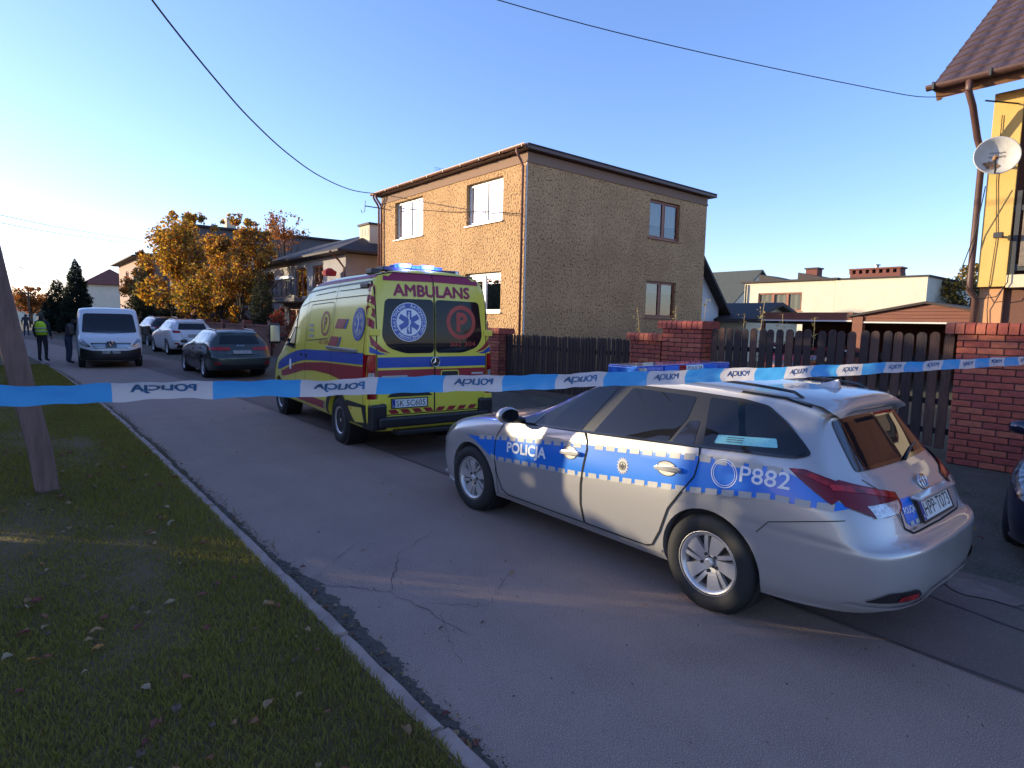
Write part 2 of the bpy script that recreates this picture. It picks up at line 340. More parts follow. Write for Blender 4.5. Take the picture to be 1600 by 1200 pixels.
def brown_house():
    h = thing('brown_house', 'brown roughcast two-storey cube house with flat roof behind the picket fence', 'house', (12, 14, .26))
    T = Vector((12, 14, .26)); z = lambda a: a - .26
    x1, y1, zt = 9.45, 9.3, z(6.9)
    mb = MB()
    wl = [(15.17, 17.15, 5.07, 6.43), (20.0, 22.15, 5.07, 6.52), (15.2, 17.2, 2.17, 3.47), (20.0, 22.1, 2.17, 3.47)]
    ops_l = [(a - 14, b - 14, z(c), z(d)) for a, b, c, d in wl]
    ops_r = [(17.86 - 12, 19.68 - 12, z(5.04), z(6.40)), (17.84 - 12, 19.63 - 12, z(2.15), z(3.48))]
    wall_panel(mb, (0, 0, 0), (0, 1, 0), (-1, 0, 0), y1, 0, zt, ops_l, .17)
    wall_panel(mb, (0, 0, 0), (1, 0, 0), (0, -1, 0), x1, 0, zt, ops_r, .12)
    wall_panel(mb, (x1, 0, 0), (0, 1, 0), (1, 0, 0), y1, 0, zt, [], .12); wall_panel(mb, (0, y1, 0), (1, 0, 0), (0, 1, 0), x1, 0, zt, [], .12)
    mb.build('wall', 'roughcast_brown', h)
    t = MB(); t.box(-.03, x1 + .03, -.03, y1 + .03, zt - .28, zt - .22); t.box(-.015, x1, -.015, y1, zt - .22, zt + .02)
    t.build('cornice', 'render_trim', h)
    r = MB(); r.box(-.26, x1 + .30, -.24, y1 + .24, zt + .04, zt + .15)
    roof = r.build('roof', 'roof_metal_brown', h, bevel=.01)
    MB().box(-.22, x1 + .26, -.27, y1 + .27, zt + .15, zt + .18).build('roof_sheet', 'bitumen', roof)
    g = MB(); prof = [(.075 * math.cos(a), -.075 * math.sin(a)) for a in np.linspace(0, PI, 9)] + [(.066 * math.cos(a), -.066 * math.sin(a)) for a in np.linspace(PI, 0, 9)]
    vs = []; n = len(prof)
    for yy in (-.30, y1 + .30): vs += [(-.335 + a, yy, zt + .14 + b) for a, b in prof]
    g.add(vs, [(i, (i + 1) % n, n + (i + 1) % n, n + i) for i in range(n)] + [tuple(range(n)), tuple(range(n, 2 * n))])
    g.build('gutter', 'copper_brown', h, smooth=False)
    for k in range(10): MB().box(-.415, -.25, -.2 + k * 1.05, -.17 + k * 1.05, zt + .05, zt + .152).build('gutter_bracket', 'copper_brown', h)
    for yy, xx in ((.12, 0), (y1 + .10, 0), (y1 - .12, 0)):
        MB().tube([(-.335, yy, zt + .07), (-.335, yy, zt - .02), (-.27, yy, zt - .12), (-.16, yy, zt - .26), (-.085, yy, zt - .40), (-.085, yy, 0)], .042, 10).build('downpipe', 'copper_brown', h, smooth=True)
    MB().box(-.012, .0, .0, .05, 0, zt - .3).build('corner_bead', 'white_pvc', h)
    for i, (a, b, c, d) in enumerate(ops_l):
        window(h, (0, 0, 0), (0, 1, 0), (-1, 0, 0), a, b, c, d, MATS['white_pvc'], .16, splits=(.52,), curtain=1.0, cseed=i, sillw=.07)
    for i, (a, b, c, d) in enumerate(ops_r):
        window(h, (0, 0, 0), (1, 0, 0), (0, -1, 0), a, b, c, d, MATS['brown_wood'], .11, curtain=(.62 if i == 0 else .3), cseed=3 + i)
    # antenna on the roof
    a = MB(); a.tube([(3, 9.0, zt + .15), (3, 9.0, zt + 1.55)], .02, 6)
    an = a.build('aerial', 'dark_metal', h)
    b = MB(); b.tube([(3, 9.55, zt + 1.45), (3, 8.1, zt + 1.5)], .012, 5)
    for k in range(7): b.tube([(3 - .2 + .01 * k, 9.2 - k * .17, zt + 1.46), (3.2 - .01 * k, 9.2 - k * .17, zt + 1.46)], .006, 4)
    for s in (-1, 1):
        b.tube([(3, 9.4, zt + 1.46), (3, 9.62, zt + 1.46 + s * .34)], .009, 4)
        for k in range(4): b.tube([(2.72, 9.43 + k * .06, zt + 1.46 + s * (.06 + .085 * k)), (3.28, 9.43 + k * .06, zt + 1.46 + s * (.06 + .085 * k))], .007, 4)
    b.build('boom', 'dark_metal', an)
    # cable bracket with hook at the far corner
    c = MB(); c.tube([(0, 9.2, zt - .45), (-.75, 9.35, zt - .42)], .022, 6); c.tube([(-.72, 9.34, zt - .2), (-.75, 9.35, zt - .65), (-.85, 9.36, zt - .72), (-.9, 9.37, zt - .6)], .014, 6)
    c.build('cable_bracket', 'dark_metal', h)
    MB().tube([(-.03, 8.6, z(6.45)), (-.025, 7, z(6.15)), (-.025, 4, z(5.65)), (-.025, 1.8, z(5.4)), (-.025, .2, z(5.12))], .012, 5).build('cable_shadow_line', 'cable_black', h)  # thin black tube drawn in place of a cable's shadow on the wall
    return h
brown_house()

# ------------------------------------------------------------------ brick pillars and fences
mat('mortar', (.075, .055, .05), .95, col2=(.05, .04, .038), nscale=20, bump=.4, bscale=60)
BR = [mat('brick_%d' % i, c, .82, col2=tuple(a * .72 for a in c), nscale=13, bump=.5, bscale=45, bdist=.01, detail=7) for i, c in enumerate(((.43, .098, .055), (.38, .080, .050), (.47, .13, .070), (.33, .072, .052)))]
BMESH = {}
def brick_mesh(l, h, d, k, dull=0):
    key = (round(l, 3), round(h, 3), round(d, 3), k, dull)
    if key in BMESH: return BMESH[key]
    mb = MB(); mb.box(-d / 2, d / 2, -l / 2, l / 2, -h / 2, h / 2); me = mb.mesh('brick'); bm = bmesh.new(); bm.from_mesh(me)
    bmesh.ops.bevel(bm, geom=list(bm.edges), offset=.006, segments=1, affect='EDGES'); bm.to_mesh(me); bm.free(); me.materials.append(BR[k]); BMESH[key] = me; return me
def coping_mesh(l, h, d, k):
    key = ('c', l, h, d, k)
    if key in BMESH: return BMESH[key]
    pr = [(-d / 2, -h / 2), (d / 2, -h / 2), (d / 2, h * .1)] + [(d / 2 - .045 + .045 * math.cos(a), h / 2 - .05 + .05 * math.sin(a)) for a in np.linspace(.2, PI / 2, 4)] + [(-d / 2 + .045 - .045 * math.cos(a), h / 2 - .05 + .05 * math.sin(a)) for a in np.linspace(PI / 2, .2, 4)] + [(-d / 2, h * .1)]
    M = Matrix(((1, 0, 0, 0), (0, 0, -1, 0), (0, 1, 0, 0), (0, 0, 0, 1)))
    mb = MB(); mb.prism(pr, -l / 2, l / 2, M); me = mb.mesh('coping_brick'); me.materials.append(BR[k]); BMESH[key] = me; return me
def brick_pier(name, label, x0, x1, y0, y1, z0, z1, cop=.13, side=True, course=.0765, cat='gate pillar', over=.045, sidew=None, pitch=.098):
    t = thing(name, label, cat, ((x0 + x1) / 2, (y0 + y1) / 2, z0)); cx, cy = (x0 + x1) / 2, (y0 + y1) / 2
    zz = z1 - cop; n = round((zz - z0) / course); c = (zz - z0) / n
    MB().box(x0 - cx + .012, x1 - cx - .012, y0 - cy + .012, y1 - cy - .012, -.1, zz - z0 + .02).build('mortar_core', 'mortar', t)
    def put(x, y, zc, l, rot):
        o = link(bpy.data.objects.new('brick', brick_mesh(l, c - .011, .05, random.randrange(4))), t)
        o.location = (x + random.uniform(-.003, .003) * (rot == 0), y + random.uniform(-.003, .003) * (rot != 0), zc); o.rotation_euler = (random.uniform(-.006, .006), 0, rot)
    for k in range(n):
        zc = (k + .5) * c
        def row(a, b, place):
            p = a; first = .12 if k % 2 else .25
            while p < b - .02:
                l = min(first, b - p); first = .25
                if b - p - l < .05: l = b - p
                place(p + l / 2, l - .010); p += l + (0 if False else 0)
        row(y0 - cy + .0, y1 - cy, lambda m, l: put(x0 - cx + .022, m, zc, l, 0))
        if side: row(x0 - cx + .05, x1 - cx, lambda m, l: put(m, y0 - cy + .022, zc, l, PI / 2))
    yy = y0 - cy - over; k = 0
    while yy < y1 - cy + over - .01:
        o = link(bpy.data.objects.new('coping_brick', coping_mesh(pitch - .012, cop, x1 - x0 + 2 * over, random.randrange(4))), t)
        o.location = (0, yy + pitch / 2, zz - z0 + cop / 2 + .002); o.rotation_euler = (0, random.uniform(-.01, .01), random.uniform(-.012, .012)); yy += pitch
    return t
brick_pier('brick_wall', 'tall red brick wall at the right edge behind the dark blue car', 8.50, 8.80, 1.30, 2.12, .27, 1.94, cat='brick wall')
brick_pier('brick_pillar', 'thick brick gate pillar with rounded brick coping between gate and picket fence', 8.48, 8.90, 5.52, 6.28, .27, 1.92)
brick_pier('brick_wall', 'short low brick wall joined to the thick gate pillar', 8.52, 8.80, 6.32, 7.0, .27, 1.70, cat='brick wall', side=False)
brick_pier('brick_pillar', 'dark brick pillar at far end of the picket fence beside the ambulance', 8.46, 8.86, 10.75, 11.25, .27, 1.70, pitch=.09)
mat('picket_dark', (.040, .023, .020), .8, col2=(.024, .014, .013), nscale=6, bump=.5, bscale=30, stretch=(4, 4, .6))
mat('picket_grey', (.12, .062, .042), .85, col2=(.062, .034, .025), nscale=5, bump=.6, bscale=26, stretch=(5, 5, .5))
mat('rail_dark', (.03, .02, .018), .85, bump=.3, bscale=20)
def picket_mesh(w, h, th, round_top, m):
    pts = [(-w / 2, 0), (w / 2, 0)]
    if round_top: pts += [(w / 2 * math.cos(a), h - w / 2 + w / 2 * math.sin(a)) for a in np.linspace(0, PI, 9)]
    else: pts += [(w / 2, h - w * .62), (w * .30, h - w * .16), (0, h), (-w * .30, h - w * .16), (-w / 2, h - w * .62)]
    M = Matrix(((0, 0, 1, 0), (1, 0, 0, 0), (0, 1, 0, 0), (0, 0, 0, 1)))
    mb = MB(); mb.prism(pts, -th / 2, th / 2, M); me = mb.mesh('picket'); me.materials.append(m); return me
def picket_fence(name, label, cat, x, y0, y1, z0, z1, pitch, w, rtop, rails, mats, base=None):
    t = thing(name, label, cat, (x, (y0 + y1) / 2, z0)); cy = (y0 + y1) / 2
    pm = [picket_mesh(w, (z1 - z0) * 1.0, .022, rtop, m) for m in mats]
    y = y0 + pitch / 2
    while y < y1 - pitch * .3:
        o = link(bpy.data.objects.new('picket', pm[random.randrange(len(pm))]), t)
        o.location = (random.uniform(-.004, .004), y - cy + random.uniform(-.006, .006), random.uniform(-.015, .01)); o.rotation_euler = (random.uniform(-.012, .012), 0, random.uniform(-.05, .05)); o.scale = (1, random.uniform(.93, 1.05), 1); y += pitch
    for r in rails: MB().box(.02, .06, y0 - cy, y1 - cy, r - z0 - .035, r - z0 + .035).build('rail', 'rail_dark', t)
    if base: MB().box(.0, .10, y0 - cy, y1 - cy, base[0] - z0, base[1] - z0).build('plinth', base[2], t)
    return t
mat('concrete_dark', (.12, .10, .09), .9, bump=.3, bscale=30)
picket_fence('picket_gate', 'wide dark wooden gate of round-topped pickets behind the police car', 'gate', 8.62, 2.16, 3.80, .42, 1.82, .1345, .104, True, (.62, .98, 1.50), [MATS['picket_grey'], MATS['picket_dark']])
picket_fence('picket_gate', 'dark round-topped picket gate leaf next to the thick brick pillar', 'gate', 8.62, 3.82, 5.44, .42, 1.82, .1345, .104, True, (.62, .98, 1.50), [MATS['picket_dark'], MATS['picket_grey'], MATS['picket_dark']])
picket_fence('picket_fence', 'long dark picket fence with pointed tops in front of the brown house', 'fence', 8.66, 7.02, 10.72, .40, 1.58, .0905, .068, False, (.62, 1.30), [MATS['picket_dark']], (.22, .42, 'concrete_dark'))
picket_fence('picket_fence', 'shaded picket fence continuing behind the parked ambulance', 'fence', 8.66, 11.3, 19.5, .40, 1.58, .0905, .068, False, (.62, 1.30), [MATS['picket_dark']], (.22, .42, 'concrete_dark'))
# ------------------------------------------------------------------ vehicles: body from a control net, panels laid onto it
def catmull(P, k):
    """P (n,m,3) -> resampled along axis 0 with k steps per span"""
    n = len(P); out = []
    for i in range(n - 1):
        p0 = P[i - 1] if i > 0 else 2 * P[0] - P[1]; p1 = P[i]; p2 = P[i + 1]; p3 = P[i + 2] if i + 2 < n else 2 * P[-1] - P[-2]
        for t in np.arange(k) / k:
            c = .5 * ((2 * p1) + (-p0 + p2) * t + (2 * p0 - 5 * p1 + 4 * p2 - p3) * t * t + (-p0 + 3 * p1 - 3 * p2 + p3) * t ** 3)
            out.append(c)
    out.append(P[-1]); return np.array(out)
def net_body(name, net, ku=6, kv=5, arches=(), arch_r=.35, scale=(1, 1, 1), inner=.55):
    """net: sections x rows x 3 for the left half (front centre .. rear centre; bottom centre .. roof centre)"""
    P = np.array(net, float) * np.array(scale)
    G = catmull(P, ku); G = catmull(G.transpose(1, 0, 2), kv).transpose(1, 0, 2)
    G[:, :, 1] = np.maximum(G[:, :, 1], 0); G[0, :, 1] = 0; G[-1, :, 1] = 0; G[:, -1, 1] = 0; G[:, 0, 1] = 0
    a, b, _ = G.shape; vs = G.reshape(-1, 3); vm = vs * [1, -1, 1]
    fs = [(i * b + j, (i + 1) * b + j, (i + 1) * b + j + 1, i * b + j + 1) for i in range(a - 1) for j in range(b - 1)]
    bm = bmesh.new(); V = [bm.verts.new(v) for v in np.vstack([vs, vm])]; o = a * b
    for f in fs:
        bm.faces.new([V[i] for i in f]); bm.faces.new([V[i + o] for i in f[::-1]])
    bmesh.ops.remove_doubles(bm, verts=bm.verts, dist=.0006)
    bmesh.ops.dissolve_degenerate(bm, dist=.0004, edges=bm.edges)
    bmesh.ops.recalc_face_normals(bm, faces=bm.faces)
    me = bpy.data.meshes.new(name); bm.to_mesh(me); bm.free()
    bvh_full = None
    if arches:
        ob = bpy.data.objects.new('tmp', me); COL.objects.link(ob); cut = []
        for x, z in arches:
            for s in (1, -1):
                c = MB().lathe([(arch_r, inner * s), (arch_r, 1.3 * s)], 40, 'y', Matrix.Translation((x, 0, z)))
                c2 = c.mesh('cut'); b2 = bmesh.new(); b2.from_mesh(c2); bmesh.ops.recalc_face_normals(b2, faces=b2.faces); b2.to_mesh(c2); b2.free()
                co = bpy.data.objects.new('cut', c2); COL.objects.link(co); cut.append(co)
                md = ob.modifiers.new('b', 'BOOLEAN'); md.operation = 'DIFFERENCE'; md.object = co; md.solver = 'EXACT'
        dg = bpy.context.evaluated_depsgraph_get(); dg.update()
        me2 = bpy.data.meshes.new_from_object(ob.evaluated_get(dg)); bpy.data.objects.remove(ob)
        for c in cut: bpy.data.objects.remove(c)
        me = me2; me.name = name
    me.materials.clear()
    return me
def set_sharp(me, ang=38):
    bm = bmesh.new(); bm.from_mesh(me)
    for f in bm.faces: f.smooth = True
    for e in bm.edges: e.smooth = not (len(e.link_faces) == 2 and e.calc_face_angle(0) > math.radians(ang))
    bm.to_mesh(me); bm.free()
class Shell:
    """lays flat outlines onto a body. axis L/R: (x,z) from the side; B/F: (y,z) from behind / in front; T: (x,y) from above"""
    def __init__(s, me):
        bm = bmesh.new(); bm.from_mesh(me); s.t = BVHTree.FromBMesh(bm); bm.free()
    def hit(s, axis, a, b):
        o, d = {'L': ((a, 3, b), (0, -1, 0)), 'R': ((a, -3, b), (0, 1, 0)), 'B': ((-8, a, b), (1, 0, 0)), 'F': ((9, a, b), (-1, 0, 0)), 'T': ((a, b, 6), (0, 0, -1))}[axis]
        h = s.t.ray_cast(Vector(o), Vector(d)); dv = Vector(d)
        if h[0] is None:
            q = Vector(o); q = {'L': Vector((a, .8, b)), 'R': Vector((a, -.8, b)), 'B': Vector((-1, a, b)), 'F': Vector((3, a, b)), 'T': Vector((a, b, 1))}[axis]
            h = s.t.find_nearest(q)
        n = h[1]; n = -n if n.dot(dv) > 0 else n
        return h[0], n
    def lay(s, verts, faces, axis, off, name, m, parent, smooth=True):
        vs = []
        for a, b in verts:
            p, n = s.hit(axis, a, b); vs.append(p + n * off)
        return MB().add(vs, faces).build(name, m, parent, smooth=smooth, norm=False)
    def poly(s, pts, axis, off, name, m, parent, res=.06):
        bm = bmesh.new(); f = bm.faces.new([bm.verts.new((a, b, 0)) for a, b in pts])
        xs = [p[0] for p in pts]; ys = [p[1] for p in pts]
        for k, (lo, hi) in enumerate(((min(xs), max(xs)), (min(ys), max(ys)))):
            c = math.ceil(lo / res + .01) * res
            while c < hi - res * .05:
                nrm = (1, 0, 0) if k == 0 else (0, 1, 0); co = (c, 0, 0) if k == 0 else (0, c, 0)
                bmesh.ops.bisect_plane(bm, geom=bm.verts[:] + bm.edges[:] + bm.faces[:], plane_co=co, plane_no=nrm, dist=1e-5); c += res
        bmesh.ops.triangulate(bm, faces=[f for f in bm.faces if len(f.verts) > 4])
        bm.verts.ensure_lookup_table(); bm.verts.index_update()
        V = [(v.co.x, v.co.y) for v in bm.verts]; F = [tuple(v.index for v in f.verts) for f in bm.faces]; bm.free()
        return s.lay(V, F, axis, off, name, m, parent)
    def line(s, pts, w, axis, off, name, m, parent, res=.04, closed=False):
        P = []
        pts = list(pts) + ([pts[0]] if closed else [])
        for (a, b), (c, d) in zip(pts[:-1], pts[1:]):
            n = max(1, int(math.hypot(c - a, d - b) / res)); P += [(a + (c - a) * k / n, b + (d - b) * k / n) for k in range(n)]
        P.append(pts[-1]); n = len(P); L = []; R = []
        for i in range(n):
            a = Vector(P[max(i - 1, 0)]); b = Vector(P[min(i + 1, n - 1)]); d = (b - a).normalized() if (b - a).length > 0 else Vector((1, 0))
            L.append((P[i][0] - d.y * w / 2, P[i][1] + d.x * w / 2)); R.append((P[i][0] + d.y * w / 2, P[i][1] - d.x * w / 2))
        return s.lay(L + R, [(i, i + 1, n + i + 1, n + i) for i in range(n - 1)], axis, off, name, m, parent)
    def text(s, txt, p0, width, height, axis, off, name, m, parent, bold=.0, skew=(0, 0), spacing=1.0):
        """p0 = lower-left as seen by a viewer; skew = rise of the baseline per metre"""
        v, f = text_geo(txt, width, height, bold, spacing)
        sg = {'L': -1, 'R': 1, 'B': -1, 'F': 1, 'T': 1}[axis]; k = bold * height * 1.2; V = []; F = []
        for j, (du, dv) in enumerate(((0, 0), (k, 0), (-k, 0), (0, k), (0, -k)) if bold else ((0, 0),)):
            n0 = len(V); V += [(p0[0] + sg * (a + du), p0[1] + b + dv + skew[0] * a, off + .0002 * j) for a, b in v]; F += [tuple(i + n0 for i in q) for q in f]
        vs = []
        for a, b, o_ in V:
            p, n = s.hit(axis, a, b); vs.append(p + n * o_)
        return MB().add(vs, F).build(name, m, parent, norm=False)
def rounded(pts, r=.05, n=4):
    """round the corners of a polygon"""
    out = []; k = len(pts)
    for i in range(k):
        p = Vector(pts[i]); a = Vector(pts[i - 1]) - p; b = Vector(pts[(i + 1) % k]) - p; rr = min(r, a.length * .45, b.length * .45)
        p1 = p + a.normalized() * rr; p2 = p + b.normalized() * rr
        for t in np.linspace(0, 1, n + 1):
            q = p1 * (1 - t) ** 2 + p * 2 * t * (1 - t) + p2 * t * t; out.append((q.x, q.y))
    return out
def circle(cx, cy, rx, ry=None, n=28, a0=0, a1=2 * PI): ry = ry or rx; return [(cx + rx * math.cos(a), cy + ry * math.sin(a)) for a in np.linspace(a0, a1, n, endpoint=False)]
def ring_geo(cx, cy, r0, r1, n=36):
    v = [(cx + r * math.cos(2 * PI * k / n), cy + r * math.sin(2 * PI * k / n)) for r in (r0, r1) for k in range(n)]
    return v, [(k, (k + 1) % n, n + (k + 1) % n, n + k) for k in range(n)]

mat('silver_paint', (.42, .395, .385), .36, metal=.45, coat=1.0, fleck=(.47, .44, .43), fscale=900, bump=.0)
mat('car_glass', (.010, .010, .012), .02, spec=.55); mat('car_trim', (.014, .013, .014), .42); mat('trim_gloss', (.012, .011, .013), .12, coat=.6); mat('rubber', (.016, .015, .016), .78, bump=.25, bscale=60, bdist=.004); mat('seam', (.006, .006, .006), .9)
mat('chrome', (.62, .62, .63), .12, metal=1.0); mat('alloy', (.60, .57, .56), .34, metal=.6, bump=.05); mat('wheel_dark', (.02, .02, .022), .6)
mat('tail_red', (.50, .010, .015), .14, coat=.3, col2=(.12, .003, .006), nscale=14); mat('tail_dark', (.15, .006, .014), .16, coat=.25, spec=.3); mat('lamp_clear', (.62, .60, .58), .16, coat=.8, col2=(.30, .29, .29), nscale=60, metal=.4); mat('head_glass', (.40, .40, .41), .08, coat=.9, metal=.5, col2=(.05, .05, .055), nscale=12)
mat('amber', (.65, .17, .01), .2, coat=.6); mat('police_blue', (.004, .155, .62), .35, coat=.3); mat('reflective', (.46, .43, .40), .5, col2=(.38, .355, .33), nscale=160); mat('white_film', (.84, .82, .80), .45); mat('plate_white', (.70, .70, .68), .35); mat('print_black', (.012, .012, .013), .5); mat('eu_blue', (.012, .03, .25), .4)
mat('blue_lens', (.02, .09, .42), .10, coat=.9, col2=(.05, .20, .62), nscale=25); mat('red_lens', (.30, .012, .02), .1, coat=.9); mat('bluegreen_label', (.28, .62, .62), .5, col2=(.20, .52, .52), nscale=60)
def wheel_mesh_parts(R, W, rim_r, style, spokes=5):
    """returns list of (part name, MB, material, smooth) for a wheel whose axle is y and whose outer face looks to +y"""
    h = W / 2; s = (R - rim_r)
    ty = [(rim_r - .005, -h * .8), (rim_r + s * .35, -h * .98), (R - .03, -h * .93), (R - .006, -h * .72), (R, -h * .45), (R, h * .45), (R - .006, h * .72), (R - .03, h * .93), (rim_r + s * .35, h * .98), (rim_r - .005, h * .82), (rim_r - .03, h * .4), (rim_r - .03, -h * .4)]
    t = MB().lathe(ty, 48, 'y', closed=True); out = [('tyre', t, 'rubber', True)]
    tr = MB()
    for k in range(48):
        a = 2 * PI * k / 48; M = Matrix.Rotation(-a, 4, 'Y'); 
        tr.box(R - .004, R + .002, -h * .42, -h * .05, -.012, .004, M); tr.box(R - .004, R + .002, h * .05, h * .42, -.004, .012, M)
    out.append(('tread', tr, 'rubber', False))
    b = MB().lathe([(rim_r - .012, -h * .7), (rim_r - .030, -h * .2), (rim_r - .035, h * .35), (rim_r - .022, h * .72), (rim_r + .004, h * .86), (rim_r + .006, h * .80), (rim_r - .006, h * .6), (rim_r - .006, -h * .7)], 48, 'y', closed=True)
    out.append(('rim', b, 'alloy', True)); out.append(('brake_disc', MB().lathe([(.0, h * .0), (rim_r * .72, h * .0), (rim_r * .72, h * .08), (0, h * .08)], 32, 'y'), 'wheel_dark', False))
    out.append(('wheel_back', MB().lathe([(.0, -h * .35), (rim_r - .02, -h * .35), (rim_r - .02, -h * .3), (0, -h * .3)], 32, 'y'), 'wheel_dark', False))
    sp = MB(); yo = h * .72
    if style == 'twin':            # five broad blades, each with a slim blade beside it
        for k in range(spokes):
            a = 2 * PI * k / spokes + .2
            for (a0, w0, w1, off) in ((0, .030, .072, 0), (.62, .016, .018, .05)):
                M = Matrix.Rotation(-(a + a0), 4, 'Y')
                r0, r1 = .035, rim_r - .012
                n = 6; vs = []; 
                for i in range(n + 1):
                    q = i / n; r = r0 + (r1 - r0) * q; w = w0 + (w1 - w0) * q; y = yo - .030 * (1 - q) ** 2 - .012 * q
                    vs += [M @ Vector((r, y, -w + off * (q - .5) * .6)), M @ Vector((r, y, w * .55 + off * (q - .5) * .6)), M @ Vector((r, y - .03, w * .55 + off * (q - .5) * .6)), M @ Vector((r, y - .03, -w + off * (q - .5) * .6))]
                sp.add(vs, [(4 * i + j, 4 * i + (j + 1) % 4, 4 * i + 4 + (j + 1) % 4, 4 * i + 4 + j) for i in range(n) for j in range(4)])
    elif style == 'steel':
        sp.lathe([(.0, yo - .06), (.07, yo - .055), (.085, yo - .02), (rim_r * .62, yo - .01), (rim_r * .75, yo - .045), (rim_r - .03, yo - .05), (rim_r - .03, yo - .06), (.05, yo - .075)], 32, 'y')
    else:
        for k in range(spokes):
            M = Matrix.Rotation(-(2 * PI * k / spokes), 4, 'Y'); sp.box(.03, rim_r - .01, yo - .04, yo - .008, -.028, .028, M)
    out.append(('spokes', sp, 'alloy', False))
    hb = MB().lathe([(0, yo - .035), (.032, yo - .035), (.030, yo - .006), (.022, yo - .001), (0, yo - .001)], 24, 'y'); out.append(('hub_cap', hb, 'alloy', False))
    nt = MB()
    for k in range(5):
        a = 2 * PI * k / 5 + .5; nt.lathe([(.011, yo - .035), (.011, yo - .014)], 8, 'y', Matrix.Translation((.056 * math.cos(a), 0, .056 * math.sin(a))))
    out.append(('wheel_nuts', nt, 'wheel_dark', False))
    return out
def add_wheels(root, R, W, rim_r, style, xs, half, spokes=5, both=True):
    parts = wheel_mesh_parts(R, W, rim_r, style, spokes); built = []
    first = True
    for x in xs:
        for s in ((1, -1) if both else (1,)):
            w = bpy.data.objects.new('wheel', None); link(w, root); w.location = (x, s * (half - W / 2), R - .008); w.rotation_euler = (0, random.uniform(0, 6), 0 if s > 0 else PI)
            if s < 0: w.rotation_euler = (0, 0, PI)
            if first:
                for nme, mb, m, sm in parts:
                    o = mb.build(nme, m, w, smooth=sm); built.append(o)
                first = False
            else:
                for o in built: copy_obj(o, w)
def plate(root, txt, M, w=.52, h=.114, blank=False):
    p = MB().box(-.004, .004, -w / 2, w / 2, -h / 2, h / 2, M).build('number_plate', 'plate_white', root, bevel=.003)
    fr = MB()
    for q in ((-w / 2 - .012, w / 2 + .012, -h / 2 - .012, -h / 2), (-w / 2 - .012, w / 2 + .012, h / 2, h / 2 + .012), (-w / 2 - .012, -w / 2, -h / 2, h / 2), (w / 2, w / 2 + .012, -h / 2, h / 2)): fr.box(-.008, .004, q[0], q[1], q[2], q[3], M)
    fr.build('plate_frame', 'car_trim', p)
    if not blank:
        b = MB().add([M @ Vector((-.0055, a, c)) for a, c in ((w / 2 - .004, -h / 2 + .004), (w / 2 - .044, -h / 2 + .004), (w / 2 - .044, h / 2 - .004), (w / 2 - .004, h / 2 - .004))], [(0, 1, 2, 3)]).build('country_band', 'eu_blue', p)
        v, f = text_geo(txt, w - .085, h * .70, .0); MB().add([M @ Vector((-.0055, w / 2 - .058 - a, -h * .35 + b_)) for a, b_ in v], f).build('lettering', 'print_black', p, norm=False)
        v, f = text_geo('PL', .022, .02, .0); MB().add([M @ Vector((-.0065, w / 2 - .012 - a, -h * .38 + b_)) for a, b_ in v], f).build('lettering', 'white_film', p, norm=False)
    return p
